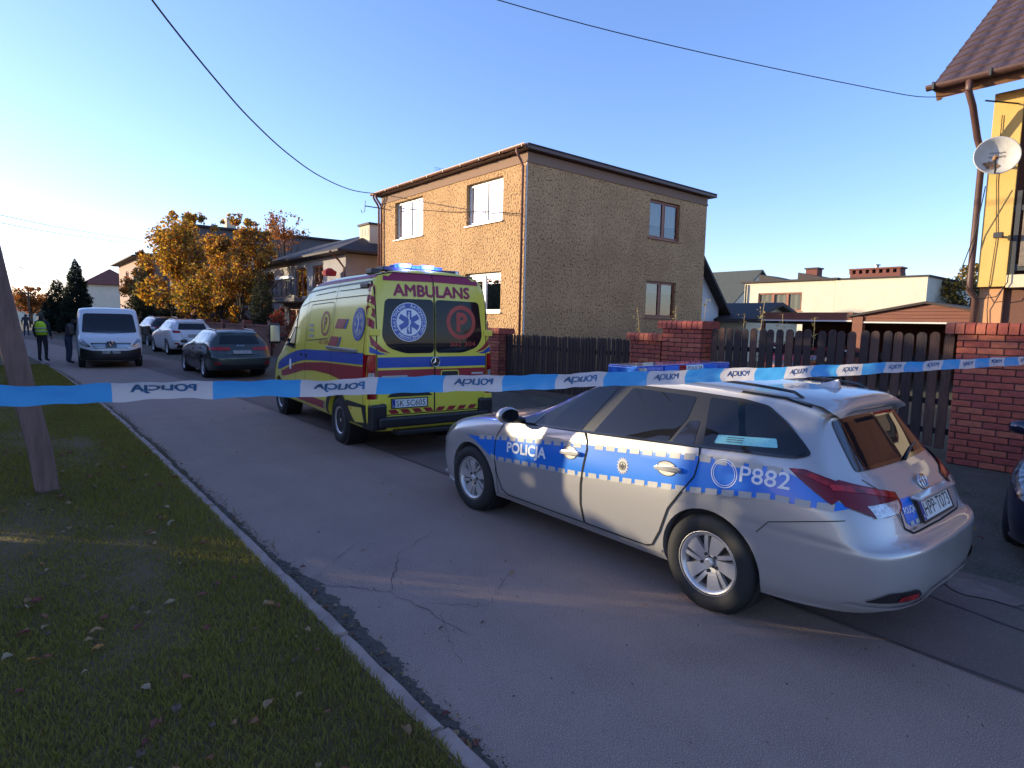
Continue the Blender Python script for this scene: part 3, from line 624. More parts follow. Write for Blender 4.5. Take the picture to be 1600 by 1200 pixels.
# rows: bottom centre, r0 underside edge, r1 sill, r2, r3, r3b, r4 shoulder, r5 belt, r6 window head, r7 roof edge, r7b, r8 roof centre
def sec(b, *rows): return [b] + list(rows)
def wagon_net():
    S = []
    def side(x, z0=.20, w=1.0, belt=.95, yb=.84, r6=None, r7=None, r8=None, z4=.85, y4=.872):
        r7b = ((r7[0] + r8[0]) / 2, r7[1] * .56, r8[2] - (r8[2] - r7[2]) * .28)
        S.append([(x, 0, z0), (x, .70 * w, z0), (x, .815 * w, z0 + .03), (x, .858 * w, .40), (x, .880 * w, .60), (x, .884 * w, .72), (x, y4, z4), (x, yb, belt), r6, r7, r7b, r8])
    def full(*rows): S.append(list(rows))
    full((3.30, 0, .20), (3.42, 0, .20), (3.49, 0, .25), (3.505, 0, .38), (3.505, 0, .50), (3.49, 0, .60), (3.455, 0, .68), (3.40, 0, .735), (3.35, 0, .757), (3.30, 0, .773), (3.28, 0, .78), (3.25, 0, .787))
    full((3.25, 0, .20), (3.37, .36, .20), (3.445, .38, .24), (3.465, .39, .38), (3.465, .39, .50), (3.45, .39, .60), (3.41, .39, .685), (3.34, .38, .745), (3.26, .36, .773), (3.18, .32, .795), (3.15, .18, .805), (3.12, 0, .81))
    full((3.15, 0, .20), (3.19, .62, .20), (3.29, .66, .23), (3.32, .685, .38), (3.315, .69, .50), (3.30, .69, .60), (3.235, .68, .70), (3.13, .65, .78), (3.03, .59, .815), (2.97, .46, .84), (2.94, .25, .855), (2.92, 0, .86))
    full((2.98, 0, .20), (2.98, .74, .20), (2.99, .795, .22), (3.0, .82, .38), (3.0, .828, .52), (2.995, .828, .62), (2.97, .815, .735), (2.92, .765, .83), (2.86, .67, .868), (2.80, .51, .893), (2.78, .28, .908), (2.75, 0, .913))
    full((2.6, 0, .20), (2.6, .74, .20), (2.6, .82, .23), (2.6, .855, .40), (2.6, .872, .58), (2.6, .876, .68), (2.6, .862, .79), (2.59, .805, .893), (2.5, .69, .925), (2.45, .53, .945), (2.42, .3, .957), (2.4, 0, .962))
    side(2.15, belt=.935, yb=.835, r6=(2.06, .73, .972), r7=(2.0, .56, .998), r8=(1.95, 0, 1.022), z4=.83)
    side(1.85, belt=.952, r6=(1.66, .705, 1.105), r7=(1.56, .575, 1.17), r8=(1.50, 0, 1.215))
    side(1.40, belt=.972, r6=(1.25, .66, 1.285), r7=(1.15, .58, 1.345), r8=(1.05, 0, 1.388))
    side(1.00, belt=.99, r6=(.95, .63, 1.358), r7=(.86, .575, 1.413), r8=(.72, 0, 1.455), z4=.86)
    side(.50, belt=1.02, r6=(.5, .625, 1.366), r7=(.45, .57, 1.425), r8=(.4, 0, 1.468), z4=.87)
    side(.05, belt=1.05, yb=.836, r6=(.05, .62, 1.356), r7=(.05, .565, 1.418), r8=(.05, 0, 1.462), z4=.88)
    side(-.35, z0=.22, belt=1.08, yb=.822, r6=(-.30, .61, 1.33), r7=(-.28, .555, 1.398), r8=(-.25, 0, 1.445), z4=.89, y4=.868)
    full((-.6, 0, .24), (-.62, .70, .24), (-.66, .80, .28), (-.68, .848, .41), (-.68, .866, .60), (-.68, .866, .715), (-.64, .848, .89), (-.58, .785, 1.07), (-.47, .59, 1.285), (-.45, .545, 1.372), (-.44, .3, 1.41), (-.42, 0, 1.425))
    full((-.8, 0, .26), (-.84, .62, .26), (-.90, .72, .31), (-.935, .765, .43), (-.925, .785, .60), (-.885, .78, .715), (-.80, .76, .88), (-.69, .68, 1.03), (-.54, .545, 1.262), (-.535, .51, 1.342), (-.52, .28, 1.385), (-.50, 0, 1.40))
    full((-.9, 0, .28), (-.97, .42, .28), (-1.035, .48, .335), (-1.065, .50, .45), (-1.06, .50, .60), (-.985, .50, .70), (-.905, .50, .86), (-.765, .47, 1.01), (-.578, .40, 1.272), (-.585, .38, 1.335), (-.57, .2, 1.368), (-.55, 0, 1.378))
    full((-.92, 0, .28), (-1.0, 0, .28), (-1.07, 0, .345), (-1.088, 0, .46), (-1.08, 0, .60), (-1.0, 0, .70), (-.925, 0, .87), (-.79, 0, 1.01), (-.592, 0, 1.280), (-.605, 0, 1.332), (-.595, 0, 1.36), (-.58, 0, 1.37))
    out = []
    for i, rows in enumerate(S):
        a, b = rows[4], rows[5]; k = len(S) - 1 - i
        if k <= 2:                       # bumper top: vertical face, then a ledge running in to the tailgate
            x = (-1.092, -1.068, -.945)[k]; rows = list(rows); rows[4] = (x, a[1], .595); m = (x + .012, a[1], .650); rows[5] = (x + (.085, .082, .045)[k], b[1], .690)
        else: m = tuple((p + q) / 2 for p, q in zip(a, b))
        out.append(list(rows[:5]) + [m] + list(rows[5:]))
    return out

def police_car():
    root = thing('police_car', 'silver estate police car with a blue side stripe parked in the foreground', 'car', (4.216, 2.057, .004), PI / 2)
    me = net_body('body', wagon_net(), 6, 5, ((0, .315), (2.6, .315)), .352)
    set_sharp(me, 40); sh = Shell(me); body = obj('body', me, 'silver_paint', root)
    # wheel wells
    for x in (0, 2.6):
        for s in (1, -1): MB().lathe([(.345, s * .56), (.345, s * .80)], 32, 'y', Matrix.Translation((x, 0, .315))).build('wheel_arch_liner', 'car_trim', root)
    add_wheels(root, .316, .20, .205, 'twin', (0, 2.6), .875)
    for s, ax in ((1, 'L'), (-1, 'R')):
        # doors: painted skins laid proud of the shell, each with its shut line, handle and window
        fd = [(2.06, .27), (2.13, .31), (2.19, .45), (2.205, .60), (2.185, .78), (2.10, .925), (1.93, .948), (1.12, .985), (1.075, .93), (1.065, .87), (1.115, .58), (1.125, .42), (1.10, .275)]
        rd = [(1.09, .275), (1.115, .42), (1.105, .58), (1.055, .87), (1.065, .93), (1.105, .985), (.105, 1.045), (.088, .97), (.11, .86), (.30, .60), (.37, .42), (.44, .30), (.50, .278)]
        d1 = sh.poly(fd, ax, .005, 'front_door', 'silver_paint', root, .05); sh.line(fd, .010, ax, .0084, 'shut_line', 'seam', d1, closed=True)
        d2 = sh.poly(rd, ax, .005, 'rear_door', 'silver_paint', root, .05); sh.line(rd, .010, ax, .0084, 'shut_line', 'seam', d2, closed=True)
        # dark surround and glass
        fw = [(2.02, .945), (1.93, .948), (1.115, .99), (.885, 1.352), (1.06, 1.345), (1.28, 1.27), (1.62, 1.09), (1.86, .985)]
        surr = rounded([(2.03, .945), (1.1, .985), (.10, 1.045), (-.515, 1.085), (-.565, 1.108), (-.50, 1.165), (-.37, 1.26), (-.22, 1.342), (-.05, 1.366), (.3, 1.378), (.88, 1.378), (1.08, 1.362), (1.3, 1.28), (1.64, 1.10)], .03)
        sh.poly(surr, ax, .0065, 'window_surround', 'car_trim', root, .05)
        sh.poly(rounded([(1.70, .966), (1.165, .992), (.965, 1.345), (1.07, 1.338), (1.28, 1.262), (1.60, 1.085)], .02), ax, .009, 'window', 'car_glass', d1, .05)
        sh.poly(rounded([(1.90, .958), (1.72, .966), (1.62, 1.065), (1.66, 1.07)], .012), ax, .009, 'quarter_light', 'trim_gloss', d1, .05)
        sh.poly(rounded([(1.035, 1.0), (.35, 1.045), (.275, 1.20), (.275, 1.343), (.825, 1.352)], .02), ax, .009, 'window', 'car_glass', d2, .05)
        sh.poly(rounded([(.325, 1.047), (.155, 1.056), (.175, 1.2), (.25, 1.19)], .015), ax, .009, 'quarter_light', 'trim_gloss', d2, .05)
        qg = rounded([(.085, 1.062), (-.505, 1.094), (-.535, 1.112), (-.48, 1.165), (-.36, 1.252), (-.215, 1.325), (-.05, 1.345), (.175, 1.350)], .02)
        q = sh.poly(qg, ax, .009, 'rear_side_window', 'car_glass', root, .05)
        sh.poly(rounded([(.015, 1.085), (-.385, 1.118), (-.355, 1.165), (.01, 1.135)], .01), ax, .011, 'equipment_label', 'bluegreen_label', q, .05)
        lab = [(-.02 - .04 * k, 1.125 - .0 * k) for k in range(7)]
        for r_ in range(3): sh.line([(-.06, 1.102 + .012 * r_ + .003), (-.17, 1.110 + .012 * r_ + .003)], .004, ax, .0125, 'small_print', 'print_black', q)
        sh.line([(1.9, .953), (1.115, .993), (.10, 1.052), (-.50, 1.088)], .012, ax, .0112, 'waist_moulding', 'trim_gloss', root)
        # blue stripe with its toothed border
        stripe = [(2.66, .735), (2.48, .745), (2.15, .795), (1.06, .905), (.09, .995), (-.42, 1.015), (-.54, .985), (-.80, .862), (-.74, .842), (-.40, .835), (.16, .755), (1.11, .655), (2.19, .578), (2.29, .600), (2.40, .655), (2.52, .705)]
        sh.poly(stripe, ax, .0062, 'blue_stripe', 'police_blue', root, .05)
        top = lambda x: np.interp(x, [-.42, .09, 1.06, 2.15, 2.5], [1.012, .993, .903, .793, .745]); bot = lambda x: np.interp(x, [-.8, -.4, .16, 1.11, 2.19, 2.3], [.852, .838, .757, .657, .580, .602])
        k = 0; x = 2.44
        teeth_top = []; teeth_bot = []
        while x > -.44:
            if not (.04 < x - .075 < .10 or 1.0 < x - .075 < 1.06):
                teeth_top.append([(x, top(x) + .012), (x - .082, top(x - .082) + .012), (x - .082, top(x - .082) - .028), (x, top(x) - .028)])
            x -= .112
        x = 2.26
        while x > -.66:
            teeth_bot.append([(x, bot(x) - .012), (x - .082, bot(x - .082) - .012), (x - .082, bot(x - .082) + .028), (x, bot(x) + .028)]); x -= .112
        for tt in teeth_top + teeth_bot: sh.poly(tt, ax, .0076, 'stripe_tooth', 'reflective', root, .05)
        sg = 1
        # lettering reads from the viewer's left on both flanks
        if s > 0:
            sh.text('POLICJA', (2.015, .652), .50, .115, 'L', .0085, 'lettering', 'white_film', root, .03, (.062, 0))
            sh.text('P882', (-.20, .895), .30, .095, 'L', .0085, 'lettering', 'white_film', root, .012, (.045, 0))
        else:
            sh.text('POLICJA', (1.49, .685), .52, .105, 'R', .0085, 'lettering', 'white_film', root, .018, (-.062, 0))
            sh.text('P882', (-.50, .91), .30, .095, 'R', .0085, 'lettering', 'white_film', root, .012, (-.045, 0))
        v, f = ring_geo(-.095, .92, .083, .088); sh.lay(v, f, ax, .0085, 'roundel', 'white_film', root)
        v, f = ring_geo(-.095, .92, .071, .074); sh.lay(v, f, ax, .0085, 'roundel', 'white_film', root)
        # eight-pointed badge on the rear door
        star = [(.70 + (.056 if i % 2 == 0 else .040) * math.cos(2 * PI * i / 32), .812 + (.066 if i % 2 == 0 else .047) * math.sin(2 * PI * i / 32)) for i in range(32)]
        b = sh.poly(star, ax, .0085, 'badge', 'reflective', root, .03)
        sh.lay(*ring_geo(.70, .812, .026, .031), ax, .010, 'badge_ring', 'wheel_dark', b); sh.poly([(.70, .835), (.712, .815), (.725, .822), (.716, .797), (.70, .788), (.684, .797), (.675, .822), (.688, .815)], ax, .010, 'badge_eagle', 'wheel_dark', b, .03)
        # handles: scooped cup, grip
        for hx, hz, dd in ((1.225, .812, d1), (.310, .870, d2)):
            p, n = sh.hit(ax, hx, hz)
            cup = sh.poly(circle(hx + .015, hz, .078, .050), ax, .0095, 'handle_cup', 'silver_paint', dd, .03)
            v, f = ring_geo(hx + .015, hz, .98, 1.0); v = [(hx + .015 + .080 * math.cos(2 * PI * (k % 36) / 36) * (1 if k < 36 else .93), hz + .052 * math.sin(2 * PI * (k % 36) / 36) * (1 if k < 36 else .90)) for k in range(72)]
            sh.lay(v, f, ax, .0105, 'cup_edge', 'car_trim', cup)
            hb = MB(); Mh = Matrix.Translation(p + n * .034)
            prof = [(-.115, .004), (-.10, .018), (-.03, .022), (.07, .018), (.095, .006), (.09, -.012), (.0, -.016), (-.09, -.014)]
            MM = Mh @ Matrix(((1, 0, 0, 0), (0, 0, -1, 0), (-.08, 1, 0, 0), (0, 0, 0, 1)))
            hb.prism(prof, -.010, .010, MM); hb.box(-.10, -.075, -.034 * s, .0, -.012, .012, Mh); hb.box(.065, .085, -.034 * s, 0, -.012, .012, Mh)
            hd = hb.build('handle', 'silver_paint', dd, bevel=.004)
        # sill, lower door crease, mirror, lamps
        sh.line([(2.16, .235), (1.3, .235), (.5, .262), (.36, .275)], .02, ax, .007, 'sill_edge', 'silver_paint', root)
        sh.poly(rounded([(2.955, .775), (3.02, .725), (3.19, .645), (3.26, .665), (3.20, .735), (3.06, .79)], .02), ax, .006, 'headlight', 'head_glass', root, .04)
        mr = MB(); c = Vector((1.90, s * .985, 1.03)); 
        mm = bmesh.new(); bmesh.ops.create_icosphere(mm, subdivisions=3, radius=1); 
        for v in mm.verts:
            q = v.co.copy(); q.x = q.x * (.085 if q.x > 0 else .030); q.y *= .112; q.z *= .072; v.co = c + q
        me2 = bpy.data.meshes.new('door_mirror'); mm.to_mesh(me2); mm.free(); mo = obj('door_mirror', me2, 'silver_paint', root, True)
        MB().lathe([(.0, -.006), (.062, -.006), (.062, .0), (0, .0)], 20, 'x', Matrix.Translation((c.x - .030, c.y, c.z)) @ Matrix.Diagonal((1, 1.5, .95, 1))).build('mirror_glass', 'car_glass', mo)
        MB().tube([(1.89, s * .82, .975), (1.90, s * .93, 1.0)], .028, 8).build('mirror_arm', 'car_trim', mo)
        # tail lamp wraps from flank to tailgate
        tl_side = [(-.475, 1.028), (-.56, 1.035), (-.64, 1.01), (-.70, .985), (-.745, .90), (-.72, .868), (-.62, .93), (-.53, .99)]
        tl = sh.poly(rounded(tl_side, .01), ax, .010, 'tail_lamp', 'tail_dark', root, .03)
        tlr = [(s * .80, .975), (s * .74, .99), (s * .66, .965), (s * .52, .930), (s * .40, .905), (s * .425, .845), (s * .47, .815), (s * .60, .806), (s * .70, .822), (s * .80, .868)]
        sh.poly(tlr, 'B', .011, 'tail_lamp', 'tail_dark', root, .03)
        sh.line([(-.50, 1.022), (-.60, 1.005), (-.68, .970)], .022, ax, .013, 'light_guide', 'tail_red', tl, .02); sh.line([(s * .80, .955), (s * .66, .938), (s * .43, .893)], .030, 'B', .0135, 'light_guide', 'tail_red', tl, .02)
        sh.poly([(s * .70, .868), (s * .44, .872), (s * .45, .842), (s * .50, .815), (s * .68, .808)], 'B', .0135, 'reversing_lamp', 'lamp_clear', tl, .03)
        # rear fog pod
        sh.poly(rounded([(s * .78, .375), (s * .46, .365), (s * .44, .39), (s * .50, .432), (s * .70, .435)], .02), 'B', .008, 'bumper_vent', 'car_trim', root, .04)
        sh.poly(rounded([(s * .64, .380), (s * .47, .375), (s * .50, .412), (s * .62, .412)], .012), 'B', .012, 'rear_reflector', 'tail_red', root, .04)
        sh.line([(s * .80, .345), (s * .62, .335), (s * .44, .345), (s * .30, .385), (0, .392)], .02, 'B', .014, 'bumper_blade', 'silver_paint', root, .03)
        # panel joints at the rear quarter
        sh.line([(-.33, .62), (-.40, .70), (-.62, .76), (-.79, .80)], .005, ax, .0046, 'panel_joint', 'seam', root)
        sh.line([(-.02, 1.408), (-.30, 1.392), (-.46, 1.358)], .010, ax, .0046, 'roof_joint', 'seam', root)
        sh.line([(2.19, .60), (2.48, .70)], .006, ax, .003, 'panel_joint', 'seam', root); sh.line([(2.205, .50), (2.20, .25)], .007, ax, .0046, 'panel_joint', 'seam', root)
        # roof rail
        pts = []
        for x in np.linspace(.88, -.38, 22):
            p, n = sh.hit('T', x, s * .500); pts.append((x, s * .500, p.z + (.026 if -.33 < x < .83 else .002)))
        MB().tube(pts, .010, 8).build('roof_rail', 'trim_gloss', root, smooth=True)
    # tailgate
    tg = [(.60, .985), (.47, 1.02), (-.47, 1.02), (-.60, .985), (-.44, .90), (-.44, .70), (-.34, .665), (.34, .665), (.44, .70), (.44, .90)]
    tgp = sh.poly([(.58, .985), (-.58, .985), (-.455, .88), (-.47, .735), (-.40, .70), (.40, .70), (.47, .735), (.455, .88)], 'B', .005, 'tailgate', 'silver_paint', root, .05)
    sh.line([(.50, .83), (.475, .735), (.40, .70), (-.40, .70), (-.475, .735), (-.50, .83)], .010, 'B', .006, 'shut_line', 'seam', tgp)
    sh.poly(rounded([(.585, 1.02), (-.585, 1.02), (-.50, 1.285), (-.30, 1.298), (.30, 1.298), (.50, 1.285)], .03), 'B', .006, 'rear_window_surround', 'trim_gloss', tgp, .04)
    rw = sh.poly(rounded([(.50, 1.04), (-.50, 1.04), (-.44, 1.268), (.44, 1.268)], .03), 'B', .009, 'rear_window', 'car_glass', tgp, .04)
    wp = MB(); 
    pts = [sh.hit('B', y, z)[0] + Vector((-.02, 0, .0)) for y, z in ((-.02, 1.03), (-.12, 1.05), (-.25, 1.072), (-.38, 1.085))]; wp.tube(pts, .010, 6, .006); wp.build('rear_wiper', 'car_trim', tgp, smooth=True)
    # spoiler lip over the glass
    sp = MB(); vs = []; ys = np.linspace(-.56, .56, 17)
    for y in ys:
        p, n = sh.hit('T', -.50 + .05 * abs(y), y); e = .06 * (1 - (abs(y) / .56) ** 4)
        vs += [(-.36, y * .98, sh.hit('T', -.36, y * .98)[0].z + .004), (-.52, y, p.z + .012), (-.615 - e * .4, y * .96, p.z - .045), (-.56, y * .96, p.z - .075)]
    sp.add(vs, [(4 * i + j, 4 * i + 4 + j, 4 * i + 5 + j, 4 * i + 1 + j) for i in range(16) for j in range(3)]); sp.build('spoiler', 'silver_paint', tgp, smooth=True)
    MB().box(-.655, -.645, -.14, .14, 1.305, 1.318).build('brake_lamp', 'tail_red', tgp)
    # plate, emblem, side panel reading POLICJA
    p0 = sh.hit('B', 0, .80)[0]; tilt = Matrix.Translation((p0.x - .016, 0, .795)) @ Matrix.Rotation(math.radians(24), 4, 'Y')
    plate(root, 'HPP·T073', tilt)
    pe = sh.hit('B', 0, .915)[0]; Me = Matrix.Translation((pe.x - .012, 0, .915)) @ Matrix.Rotation(math.radians(28), 4, 'Y')
    em = MB()
    def ring(rx, rz, t, dy=0, dz=0): em.tube([Me @ Vector((-.004, dy + rx * math.cos(a), dz + rz * math.sin(a))) for a in np.linspace(0, 2 * PI, 25)], t, 6, caps=False)
    ring(.068, .046, .006); ring(.022, .040, .005); ring(.050, .016, .005, 0, .018); em.build('maker_emblem', 'chrome', tgp, smooth=True)
    sh.poly([(.44, .872), (.285, .872), (.285, .735), (.40, .735), (.44, .76)], 'B', .0075, 'blue_panel', 'police_blue', tgp, .04)
    sh.text('POLICJA', (.435, .790), .145, .042, 'B', .010, 'lettering', 'white_film', tgp, .012); 
    for a in (.405, .335): sh.poly([(a, .738), (a - .045, .738), (a - .045, .760), (a, .760)], 'B', .010, 'stripe_tooth', 'reflective', tgp)
    sh.text('HYBRID', (.43, .712), .10, .014, 'B', .0085, 'lettering', 'print_black', tgp)
    MB().box(p0.x - .035, p0.x + .03, -.30, .30, .862, .882).build('plate_light_bar', 'silver_paint', tgp, bevel=.008)
    # shelf lip and lower bumper
    sh.line([(.62, .30), (.3, .30), (-.3, .30), (-.62, .30)], .03, 'B', .004, 'bumper_skirt', 'car_trim', root)
    # bonnet, windscreen, front
    ws = rounded([(1.98, .62), (1.98, -.62), (1.42, -.60), (1.08, -.50), (1.02, 0), (1.08, .50), (1.42, .60)], .04)
    sh.poly(ws, 'T', .007, 'windscreen', 'car_glass', root, .05)
    sh.line([(3.16, .40), (2.9, .60), (2.5, .70), (2.06, .735)], .008, 'T', .003, 'bonnet_joint', 'seam', root); sh.line([(3.16, -.40), (2.9, -.60), (2.5, -.70), (2.06, -.735)], .008, 'T', .003, 'bonnet_joint', 'seam', root)
    sh.poly(rounded([(.55, .27), (-.55, .27), (-.46, .47), (.46, .47)], .04), 'F', .006, 'lower_grille', 'car_trim', root, .05)
    sh.poly(rounded([(.50, .60), (-.50, .60), (-.44, .68), (.44, .68)], .03), 'F', .006, 'upper_grille', 'trim_gloss', root, .05)
    # front splitter tips
    for s in (1, -1): MB().box(3.30, 3.44, s * .50 - .12, s * .50 + .12, .165, .20).build('splitter', 'silver_paint', root, bevel=.012)
    # aerial fin
    fx, fz = -.30, sh.hit('T', -.30, 0)[0].z
    MB().add([(fx + .10, 0, fz - .002), (fx - .06, -.028, fz - .006), (fx - .06, .028, fz - .006), (fx - .075, -.006, fz + .055), (fx - .075, .006, fz + .055), (fx - .02, 0, fz + .035), (fx - .09, -.02, fz - .006), (fx - .09, .02, fz - .006)],
             [(0, 1, 5), (0, 5, 2), (1, 3, 5), (5, 4, 2), (3, 4, 5), (1, 6, 3), (2, 4, 7), (6, 7, 4, 3)]).build('aerial_fin', 'silver_paint', root)
    # washer jet / rod on roof
    # light bar across the roof
    zb = sh.hit('T', .95, 0)[0].z
    MB().box(.88, 1.02, -.42, .42, zb - .01, zb + .035).build('light_bar_foot', 'car_trim', root, bevel=.01)
    def lens(y0, y1, m, name='light_bar_lens', z0=.035, z1=.095, x0=.80, x1=1.09):
        q = rounded([(x0, y0), (x1, y0), (x1, y1), (x0, y1)], .035 if abs(y0) > .6 or abs(y1) > .6 else .004, 5)
        return MB().prism(q, zb + z0, zb + z1).build(name, m, root, bevel=.008)
    lens(.30, .655, 'blue_lens'); lens(-.655, -.42, 'blue_lens'); lens(.11, .298, 'police_blue'); lens(-.418, -.232, 'police_blue'); lens(.012, .108, 'red_lens'); bar_w = lens(-.23, .010, 'white_film', 'sign_panel')
    v, f = text_geo('POLICJA', .21, .042, .012); MB().add([(.798, -.005 - a, zb + .044 + b) for a, b in v], f).build('lettering', 'print_black', bar_w, norm=False)
    MB().box(.805, 1.085, -.64, .64, zb + .095, zb + .104).build('light_bar_lid', 'blue_lens', root, bevel=.004)
    MB().lathe([(.0, .0), (.035, .0), (.035, .05), (0, .05)], 16, 'z', Matrix.Translation((.86, .60, zb + .040))).build('lamp_reflector', 'lamp_clear', root)
    MB().lathe([(.0, .0), (.035, .0), (.035, .05), (0, .05)], 16, 'z', Matrix.Translation((.798, .585, zb + .040))).build('lamp_reflector', 'lamp_clear', root)
    return root
police_car()
# ------------------------------------------------------------------ ambulance
mat('amb_glass', (.010, .009, .014), .05, spec=.22); mat('amb_yellow', (.76, .63, .06), .32, coat=.5); mat('amb_red', (.30, .010, .022), .4, coat=.3); mat('amb_blue', (.008, .055, .33), .4, coat=.3); mat('amb_magenta', (.30, .012, .06), .45)
mat('blue_lamp', (.02, .05, .9), .2, emit=(.06, .10, 1.0), estr=26); mat('blue_lamp_core', (.1, .2, 1.0), .2, emit=(.012, .035, 1.0), estr=3.2); mat('film_red', (.42, .03, .02), .35); mat('frost', (.13, .125, .12), .25, coat=.5); mat('grey_print', (.30, .31, .28), .5)
def van_net(profile, front, rear_x, roof_dx):
    yr, zr = profile; S = []
    for f in front: S.append(f)
    return S
def ambulance():
    root = thing('ambulance', 'yellow high-roof ambulance van with blue and red stripes and lit blue roof lights', 'ambulance', (4.56, 8.32, .004), PI / 2 - math.radians(4))
    yr = [0, .80, .95, .982, .988, .980, .955, .905, .860, .765, .46, 0]; zr = [.34, .34, .40, .60, .95, 1.30, 1.60, 2.05, 2.28, 2.43, 2.505, 2.525]
    S = []
    S.append([(3.9, 0, .34), (4.0, 0, .30), (4.09, 0, .38), (4.11, 0, .58), (4.10, 0, .78), (4.06, 0, .95), (3.98, 0, 1.05), (3.86, 0, 1.13), (3.74, 0, 1.18), (3.62, 0, 1.22), (3.52, 0, 1.245), (3.45, 0, 1.26)])
    S.append([(3.8, 0, .34), (3.92, .5, .30), (4.02, .52, .38), (4.04, .54, .58), (4.03, .54, .78), (3.98, .53, .95), (3.90, .52, 1.05), (3.78, .50, 1.13), (3.66, .47, 1.18), (3.56, .42, 1.22), (3.48, .25, 1.25), (3.42, 0, 1.27)])
    S.append([(3.6, 0, .34), (3.66, .80, .32), (3.76, .86, .40), (3.79, .89, .60), (3.77, .89, .82), (3.72, .86, .98), (3.64, .82, 1.08), (3.52, .76, 1.16), (3.44, .68, 1.21), (3.36, .56, 1.25), (3.30, .33, 1.285), (3.26, 0, 1.30)])
    S.append([(3.2, 0, .34), (3.2, .80, .34), (3.2, .94, .40), (3.2, .965, .60), (3.2, .97, .92), (3.2, .945, 1.12), (3.17, .905, 1.24), (3.10, .84, 1.36), (3.03, .76, 1.44), (2.98, .66, 1.50), (2.92, .40, 1.57), (2.9, 0, 1.60)])
    S.append([(2.75, 0, .34), (2.75, .80, .34), (2.75, .95, .40), (2.75, .98, .60), (2.75, .985, .95), (2.75, .970, 1.22), (2.72, .935, 1.42), (2.58, .855, 1.74), (2.48, .785, 1.90), (2.40, .69, 2.02), (2.34, .42, 2.11), (2.3, 0, 2.14)])
    S.append([(2.15, 0, .34), (2.15, .80, .34), (2.15, .95, .40), (2.15, .98, .60), (2.15, .987, .95), (2.15, .978, 1.27), (2.14, .95, 1.55), (2.06, .888, 1.97), (1.93, .825, 2.17), (1.82, .725, 2.30), (1.74, .44, 2.395), (1.7, 0, 2.42)])
    S.append([(1.55, 0, .34), (1.55, .80, .34), (1.55, .95, .40), (1.55, .982, .60), (1.55, .988, .95), (1.55, .98, 1.30), (1.55, .955, 1.60), (1.52, .903, 2.04), (1.42, .855, 2.26), (1.30, .757, 2.40), (1.22, .455, 2.475), (1.2, 0, 2.495)])
    for x in (.6, -.3, -.85): S.append([(x, y, z) for y, z in zip(yr, zr)])
    top = [0, 0, 0, 0, 0, 0, .005, .03, .055, .10, .16, .20]
    def rear(x, k, lim):
        return [(x + t + (.02 if i < 2 else 0), min(y * k, lim * (y / .988) if y else 0), z) for i, (y, z, t) in enumerate(zip(yr, zr, top))]
    S.append(rear(-1.10, .995, 2)); S.append(rear(-1.165, .955, 2)); S.append(rear(-1.190, .87, 2)); S.append(rear(-1.20, .5, 2)); S.append(rear(-1.20, 0, 0))
    me = net_body('body', S, 5, 4, ((0, .34), (3.25, .34)), .40, inner=.62); set_sharp(me, 45); sh = Shell(me); obj('body', me, 'amb_yellow', root)
    for x in (0, 3.25):
        for s in (1, -1): MB().lathe([(.395, s * .63), (.395, s * .92)], 32, 'y', Matrix.Translation((x, 0, .34))).build('wheel_arch_liner', 'car_trim', root)
    add_wheels(root, .345, .225, .205, 'steel', (0, 3.25), .955)
    for s, ax in ((1, 'L'), (-1, 'R')):
        # black lower cladding around the rear wheel
        sh.line([(.455 * math.cos(a), .34 + .455 * math.sin(a)) for a in np.linspace(.12, PI - .12, 24)], .105, ax, .0065, 'wheel_arch_trim', 'car_trim', root, .05); sh.poly([(-.44, .40), (-1.12, .40), (-1.12, .70), (-.44, .70), (-.36, .66)], ax, .006, 'wheel_cladding', 'car_trim', root, .06)
        blue = [(3.25, .98), (2.9, 1.085), (2.4, 1.20), (1.9, 1.28), (1.5, 1.315), (.6, 1.345), (-1.045, 1.385), (-1.045, 1.23), (.5, 1.185), (1.5, 1.14), (1.9, 1.09), (2.5, .99), (3.1, .87), (3.3, .86)]
        sh.poly(blue, ax, .005, 'blue_stripe', 'amb_blue', root, .08)
        red = [(3.0, .84), (2.5, .95), (2.0, 1.04), (1.5, 1.10), (.5, 1.165), (-1.045, 1.205), (-1.045, .93), (-.5, .94), (.3, 1.0), (1.0, 1.0), (1.6, .96), (2.2, .86), (2.7, .78), (2.95, .76)]
        sh.poly(red, ax, .005, 'red_stripe', 'amb_red', root, .08)
        sh.poly([(2.55, .435), (.62, .435), (.55, .56), (2.6, .56)], ax, .005, 'sill_stripe', 'amb_red', root, .08); sh.poly([(.60, .43), (.56, .43), (.50, .57), (.54, .57)], ax, .005, 'sill_stripe', 'grey_print', root, .08)
        sh.poly([(-.50, .62), (-1.0, .655), (-1.06, .46), (-.70, .42)], ax, .0085, 'mud_panel', 'amb_yellow', root, .08)
        # doors and windows
        for ln in ([(2.05, 2.02), (2.05, .45)], [(1.52, 2.28), (1.50, 1.3), (1.50, .42)], [(.18, 2.46), (.20, 1.3), (.22, .9), (.2, .42)], [(-1.04, 2.42), (-1.055, .7)], [(3.0, 1.22), (2.95, .5)]):
            sh.line(ln, .009, ax, .0065, 'shut_line', 'seam', root, .08)
        fw = rounded([(2.88, 1.33), (2.78, 1.55), (2.52, 1.88), (2.35, 1.98), (2.12, 2.0), (2.10, 1.30)], .05)
        sh.poly(fw, ax, .007, 'cab_window_seal', 'car_trim', root, .07); sh.poly([((a - 2.4) * .93 + 2.4, (b - 1.6) * .91 + 1.6) for a, b in fw], ax, .009, 'cab_window', 'car_glass', root, .07)
        sh.line(rounded([(1.47, 1.46), (1.33, 2.05), (.24, 2.08), (.33, 1.54)], .08), .012, ax, .007, 'window_seal', 'car_trim', root, .06, True)
